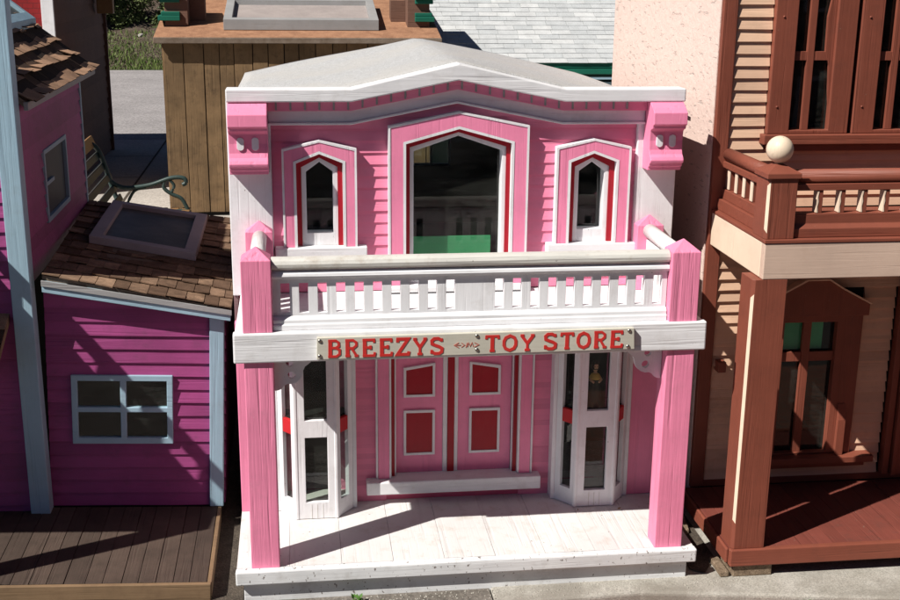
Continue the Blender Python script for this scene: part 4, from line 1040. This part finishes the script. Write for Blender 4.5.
m.build('eyes_and_mouth', M['hair'], doll)
m = MB(); m.lathe([(.001, .2325), (.0025, .2345), (.001, .238)], (0, -.0205, 0), 8); m.build('nose', M['skin'], doll, smooth=True)

# ------------------------------------------------------------------ SETTING
def sheet(name, pts, z, mat, thick=.0):
    m = MB()
    if thick:
        n = len(pts); vs = [(x, y, z) for x, y in pts] + [(x, y, z - thick) for x, y in pts]
        m.add(vs, [tuple(range(n)), tuple(range(2 * n - 1, n - 1, -1))] + [(i, i + n, (i + 1) % n + n, (i + 1) % n) for i in range(n)])
    else: m.add([(x, y, z) for x, y in pts], [tuple(range(len(pts)))])
    o = m.build(name, mat, None, .012 if thick else 0, seg=3); tag(o, kind='structure'); return o
sheet('ground', [(-300, -300), (300, -300), (300, 300), (-300, 300)], -.012, M['ground'])
sheet('gravel_ground', [(-6, -1.2), (.062, -1.2), (.062, 3.4), (-6, 3.4)], .036, M['ground'])
sheet('sidewalk', [(.067, -.09), (.55, -.063), (1.25, -.172), (2.9, -.43), (2.9, 3.4), (.067, 3.4)], GZ, M['concrete'], .06)
sheet('brick_path', [(.067, -1.2), (4, -1.2), (4, 2.9), (.067, 2.9)], -.004, M['paver'])
sheet('paving', [(-7, 3.41), (7, 3.41), (7, 10.6), (-7, 10.6)], GZ, M['paving'], .05)
sheet('road', [(-60, 10.61), (60, 10.61), (60, 19.9), (-60, 19.9)], GZ, M['road'])
sheet('gap_shade_strip', [(.756, .06), (.800, .03), (.868, .13), (.868, 2.0), (.756, 2.0)], GZ + .005, M['shade_joint'])  # dark strips painted in for the shade between the houses
sheet('gap_shade_strip', [(-.86, -.04), (-.735, -.04), (-.735, 2.0), (-.86, 2.0)], GZ + .001, M['shade_joint'])  # left gap gets the same painted shade
# dark joint lines in the paving behind the bench
m = MB(); m.add([(-2.02, 6.5, GZ + .004), (-2.0, 6.5, GZ + .004), (-1.62, 3.5, GZ + .004), (-1.65, 3.5, GZ + .004)], [(0, 1, 2, 3)]); m.add([(-2.02, 6.5, GZ + .004), (-2.0, 6.5, GZ + .004), (-2.0, 10.5, GZ + .004), (-2.02, 10.5, GZ + .004)], [(3, 2, 1, 0)])
for yy in (8.0, 9.3): m.add([(-2.5, yy, GZ + .004), (-2.021, yy, GZ + .004), (-2.021, yy + .015, GZ + .004), (-2.5, yy + .015, GZ + .004)], [(0, 1, 2, 3)])
tag(m.build('paving_joints', M['shade_joint']), kind='structure')
# bank
m = MB(); nx, ny = 60, 14; vs = []
random.seed(11)
for j in range(ny + 1):
    for i in range(nx + 1):
        x = -14 + i * 22 / nx; t = j / ny; y = 19.9 + t * 14
        z = .02 + (.22 * min(t / .06, 1) if t < .06 else .22 + 3.6 * (t - .06)) + (random.uniform(-.08, .08) if j > 1 else 0)
        vs.append((x, y, z))
m.add(vs, [(j * (nx + 1) + i, j * (nx + 1) + i + 1, (j + 1) * (nx + 1) + i + 1, (j + 1) * (nx + 1) + i) for j in range(ny) for i in range(nx)])
tag(m.build('bank', M['litter'], smooth=True), kind='structure')
def bankz(y):
    t = (y - 19.9) / 14
    return .02 + (.22 * min(t / .06, 1) if t < .06 else .22 + 3.6 * (t - .06))
# grass verge (uncountable)
random.seed(5); m = MB()
for k in range(15000):
    x = random.uniform(-7, 1); y = 19.9 + random.random() ** 1.6 * 2.3; z = bankz(y) - .01
    cl_ = .5 + .5 * math.sin(x * 3.1 + 1.7 * math.sin(y * 4)) ; h = random.uniform(.025, .06) + .09 * cl_ * random.random(); a = random.uniform(0, math.pi); w_ = .012; dx, dy = math.cos(a) * w_, math.sin(a) * w_; lx, ly = random.uniform(-.04, .04), random.uniform(-.04, .04)
    m.add([(x - dx, y - dy, z), (x + dx, y + dy, z), (x + lx, y + ly, z + h)], [(0, 1, 2)], random.random())
g = m.build('grass', M['grass']); tag(g, 'short green grass along the far edge of the road', 'grass', kind='stuff')
# stones on the bank
def rock(name, c, r, label):
    m = MB(); vs = []; n = 9
    bm = bmesh.new(); bmesh.ops.create_icosphere(bm, subdivisions=2, radius=r)
    for v in bm.verts: v.co = v.co * random.uniform(.82, 1.12); v.co.z *= .6
    m.add([(v.co.x + c[0], v.co.y + c[1], v.co.z + c[2]) for v in bm.verts], [tuple(v.index for v in f.verts) for f in bm.faces]); bm.free()
    tag(m.build(name, M['paving']), label, 'rock')
rock('bank_stone', (-3.62, 21.9, bankz(21.9) + .03), .07, 'small pale stone lying on the leaf litter bank beyond the road')
# leafy shrubs
def shrub(name, c, rx, rz_, n, mat, label, group=None, leaf=.07, cat='shrub'):
    root = thing(name, label, cat, c, group=group)
    m = MB(); cl = [(random.gauss(0, .45) * rx, random.gauss(0, .4) * rx, abs(random.gauss(.5, .32)) * rz_, random.uniform(.25, .45) * rx, random.random()) for _ in range(14)]
    for k in range(n):
        q = random.choice(cl); d = Vector((random.gauss(0, 1), random.gauss(0, 1), random.gauss(0, 1))).normalized() * q[3] * random.random() ** .35
        p = Vector((q[0], q[1], q[2])) + d; s = leaf * random.uniform(.5, 1.2)
        u = Vector((random.gauss(0, 1), random.gauss(0, 1), random.gauss(0, .6))).normalized(); v = u.orthogonal().normalized()
        m.add([p, p + u * s * .5 + v * s * .25, p + u * s, p + u * s * .5 - v * s * .25], [(0, 1, 2, 3)], min(1, max(0, q[4] * .6 + random.random() * .5)))
    m.build('foliage', mat, root)
    m = MB()
    for k in range(7):
        e = random.choice(cl); m.tube([(random.uniform(-.05, .05), random.uniform(-.05, .05), -.08), (e[0] * .5, e[1] * .5, e[2] * .5), (e[0], e[1], e[2])], [.02, .014, .006], 5)
    m.build('stem', M['bark'], root)
random.seed(21)
for i, (x, y, r, h, lb) in enumerate([(-4.75, 22.6, .75, .95, 'leftmost low shrub on the bank, half hidden by the brown wall'), (-3.75, 22.9, .62, .9, 'rounded olive shrub on the bank, in the middle of the gap between buildings'), (-3.0, 22.6, .55, .8, 'shrub on the bank just left of the plank cabin'),
                                      (-2.0, 23.4, .8, 1.1, 'shrub on the bank hidden behind the plank cabin'), (-5.9, 23.6, .9, 1.2, 'large shrub on the bank behind the brown wall')]):
    shrub('shrub', (x, y, bankz(y)), r, h, 5200, M['leaf'], lb, 'shrubs on the bank beyond the road')
for i, (x, y, r, h, lb) in enumerate([(-4.3, 25.2, 1.2, 1.7, 'dark bushy tree high on the bank to the left'), (-2.9, 25.6, 1.2, 1.9, 'dark bushy tree high on the bank to the right'), (-6.6, 26, 1.5, 2.2, 'dark bushy tree behind the red brick building')]):
    shrub('bushy_tree', (x, y, bankz(y)), r, h, 6500, M['leaf_dark'], lb, 'dark trees on top of the bank', .11, 'tree')
# weeds at the foot of the houses
def weed(c, r, n, label):
    m = MB()
    for k in range(n):
        a = random.uniform(0, 6.28); L = r * random.uniform(.4, 1.1); e = random.uniform(.3, 1.3)
        p = Vector((random.uniform(-.3, .3) * r, random.uniform(-.3, .3) * r, 0)) + Vector(c); d = Vector((math.cos(a) * math.cos(e), math.sin(a) * math.cos(e), math.sin(e))); s = d.cross(Vector((0, 0, 1))).normalized() * L * .22
        q = p + d * L * random.uniform(.3, .9)
        m.add([q, q + d * L * .25 + s, q + d * L * .55, q + d * L * .25 - s], [(0, 1, 2, 3)], random.random())
        m.add([p, p + s * .08, q], [(0, 1, 2)], .2)
    tag(m.build('weed', M['weed']), label, 'weed', 'weeds at the foot of the houses')
weed((1.085, -.165, -.004), .035, 60, 'small green weed at the kerb in front of the brown porch')
weed((-.372, -.035, .036), .03, 40, 'tiny green weed at the foot of the white plinth')
weed((-.30, -.05, .036), .018, 20, 'smallest weed sprig beside the white plinth')
# worn wood blocks and shingle scraps carrying the brown porch
def blockthing(name, label, vs, mat, cat='block', group=None):
    m = MB(); m.add(vs, [(0, 1, 2, 3), (7, 6, 5, 4), (0, 4, 5, 1), (1, 5, 6, 2), (2, 6, 7, 3), (3, 7, 4, 0)]); o = m.build(name, mat, None, .003); tag(o, label, cat, group); return o
def bxv(x0, x1, y0, y1, z0, z1, dx=0): return [(x0, y0, z0), (x1, y0, z0), (x1 + dx, y1, z0), (x0 + dx, y1, z0), (x0, y0, z1), (x1, y0, z1), (x1 + dx, y1, z1), (x0 + dx, y1, z1)]
blockthing('support_block', 'dark rotting wood block under the corner of the brown porch', bxv(.885, 1.02, .0, .14, GZ, .0815), M['rot'])
blockthing('support_block', 'wood block under the far end of the brown porch', bxv(2.0, 2.14, .0, .14, GZ, .0815), M['rot'])
blockthing('shingle_scrap', 'gritty shingle strip lying on the ground left of the brown porch', bxv(.800, .835, .31, .43, GZ + .001, GZ + .022, .02), M['rot'], 'scrap')
blockthing('shingle_scrap', 'gritty shingle strip sticking out below the brown porch corner', bxv(.842, .872, .0, .11, GZ + .001, GZ + .020, .0), M['rot'], 'scrap')
def dry_leaf(c, a, L, label):
    m = MB(); ca, sa = math.cos(a), math.sin(a); P = [(0, 0, .001), (L * .35, L * .22, .004), (L * .8, L * .14, .002), (L, 0, .005), (L * .7, -L * .2, .003), (L * .3, -L * .2, .001)]
    m.add([(c[0] + x * ca - y * sa, c[1] + x * sa + y * ca, c[2] + z) for x, y, z in P], [(0, 1, 2, 3, 4, 5)])
    tag(m.build('dry_leaf', M['slat']), label, 'leaf', 'dry leaves blown onto the white porch')
dry_leaf((.568, .318, .152), .3, .016, 'curled dry leaf on the white deck in front of the right bay')
dry_leaf((.425, .322, .152), 1.2, .009, 'tiny dry leaf on the white deck left of the right bay corner')
# pebbles along the plinth (loose grit)
m = MB(); random.seed(9)
for k in range(1600):
    x = random.uniform(-.9, .95); y = random.uniform(-.14, .012) if random.random() < .8 else random.uniform(-.6, -.1); z = (.0365 if x < .064 else GZ) if x < .064 or y > -.06 else -.003
    if x > .064 and y < -.06: continue
    s = random.uniform(.0015, .0045); vs = [(x + s * random.uniform(.6, 1.2) * a, y + s * random.uniform(.6, 1.2) * b_, z + s * c_ * .7) for a, b_, c_ in ((1, 0, 0), (-1, 0, 0), (0, 1, 0), (0, -1, 0), (0, 0, 1), (0, 0, -.3))]
    m.add(vs, [(0, 2, 4), (2, 1, 4), (1, 3, 4), (3, 0, 4), (2, 0, 5), (1, 2, 5), (3, 1, 5), (0, 3, 5)], random.random())
tag(m.build('grit', M['concrete']), 'loose grit scattered on the ground before the houses', 'grit', kind='stuff')

# ------------------------------------------------------------------ ACROSS THE LANE (behind the photographer; mirrored in the panes, closes off the sky)
M['timber'] = paint('dark_timber_siding', (.09, .06, .045), 'x', .8, .3, gs=1)
sheet('lane', [(-14, -5.4), (14, -5.4), (14, -1.21), (-14, -1.21)], -.006, M['lane'] if 'lane' in M else M['road'])
def opposite(x0, x1, h, wallm, label, y0=-5.6, dep=3):
    root = thing('timber_house', label, 'model house', ((x0 + x1) / 2, y0 - dep / 2, 0))
    inv = Matrix.Translation(-Vector(root.location))
    def K(mb, name, mat, bevel=0, parent=None):
        o = mb.build(name, mat, parent or root, bevel)
        if parent is None: o.matrix_parent_inverse = inv
        return o
    m = MB(); m.box(x0, x1, y0 - dep, y0, -.01, h); K(m, 'wall', wallm)
    m = MB(); m.prism([(x0 - .15, h), (x1 + .15, h), ((x0 + x1) / 2, h + .28 * (x1 - x0))], y0 - dep - .1, y0 + .15); K(m, 'roof', M['felt'])
    n = max(2, int((x1 - x0) / .9))
    for i in range(n):
        cx = x0 + (i + .5) * (x1 - x0) / n
        for z in (.55, 1.65, 2.75):
            if z + .5 > h: continue
            m = MB(); m.box(cx - .2, cx + .2, y0 + .001, y0 + .03, z, z + .55); w = K(m, 'window', M['white'], .004)
            m = MB(); m.box(cx - .165, cx + .165, y0 + .0305, y0 + .034, z + .035, z + .515); K(m, 'pane', M['skyglass'], parent=w)
opposite(.4, 3.2, 3.4, M['timber'], 'dark timber house across the lane, opposite the toy store')
opposite(3.5, 6.5, 3.0, M['darkbrown'], 'wide brown house across the lane, opposite the brown porch')
opposite(6.9, 9.6, 3.4, M['timber'], 'dark timber house farthest right across the lane')
opposite(-2.4, .1, 2.0, M['darkbrown'], 'low brown house across the lane behind the photographer')
random.seed(31)
for x, y, rr, hh, lb in ((1.6, -10.5, 2.2, 6.5, 'tall dark tree behind the opposite timber house'), (5.2, -10.2, 2.4, 7, 'tallest dark tree across the lane'), (9.0, -10, 2.2, 6.5, 'tall dark tree far right across the lane'), (-11.5, 1.5, 2.0, 6, 'dark tree far left beyond the purple house'), (9.5, -3.5, 2.0, 6, 'dark tree to the right beyond the brown house')):
    shrub('tall_tree', (x, y, 0), rr, hh, 3800, M['leaf_dark'], lb, 'tall trees around the lane', .55, 'tree')

# ------------------------------------------------------------------ LIGHT
sun_dir = Vector((.569, .309, -.690)).normalized()
L = bpy.data.lights.new('sun', 'SUN'); L.energy = 5.0; L.angle = R(.5); L.color = (1, .95, .88)
so = bpy.data.objects.new('sun', L); COL.objects.link(so); so.rotation_euler = sun_dir.to_track_quat('-Z', 'Y').to_euler()
W_ = bpy.data.worlds.new('World'); SC.world = W_; W_.use_nodes = True
nt = W_.node_tree; nt.nodes.clear(); out = nt.nodes.new('ShaderNodeOutputWorld'); bg = nt.nodes.new('ShaderNodeBackground'); sk = nt.nodes.new('ShaderNodeTexSky')
sk.sky_type = 'NISHITA'; sk.sun_disc = False
el = math.asin(-sun_dir.z); sk.sun_elevation = el
sk.sun_rotation = math.atan2(-sun_dir.x, -sun_dir.y)
sk.altitude = 3000; sk.air_density = .45; sk.dust_density = .2; sk.ozone_density = 1.0
nt.links.new(sk.outputs[0], bg.inputs[0]); bg.inputs[1].default_value = .05; nt.links.new(bg.outputs[0], out.inputs[0])

# ------------------------------------------------------------------ CAMERA
cam = bpy.data.cameras.new('camera'); co = bpy.data.objects.new('camera', cam); COL.objects.link(co); SC.camera = co
yaw, pitch, roll = .128793, .2737104, .0106639
f = Vector((math.sin(yaw) * math.cos(pitch), math.cos(yaw) * math.cos(pitch), -math.sin(pitch))); r0 = Vector((math.cos(yaw), -math.sin(yaw), 0)); u0 = r0.cross(f)
r1 = r0 * math.cos(roll) + u0 * math.sin(roll); u1 = -r0 * math.sin(roll) + u0 * math.cos(roll)
mw = Matrix(((r1.x, u1.x, -f.x, -.52626), (r1.y, u1.y, -f.y, -3.44934), (r1.z, u1.z, -f.z, 2.00491), (0, 0, 0, 1)))
co.matrix_world = mw
cam.sensor_width = 36; cam.lens = 1193.5567 / 900 * 36; cam.clip_end = 900; cam.clip_start = .05
vs_ = SC.view_settings; vs_.view_transform = 'Standard'; vs_.look = 'None'; vs_.gamma = 1; vs_.use_curve_mapping = False; vs_.exposure = .38
SC.display_settings.display_device = 'sRGB'
SC.cycles.max_bounces = 8; SC.cycles.transparent_max_bounces = 12
SC.cycles.use_denoising = True
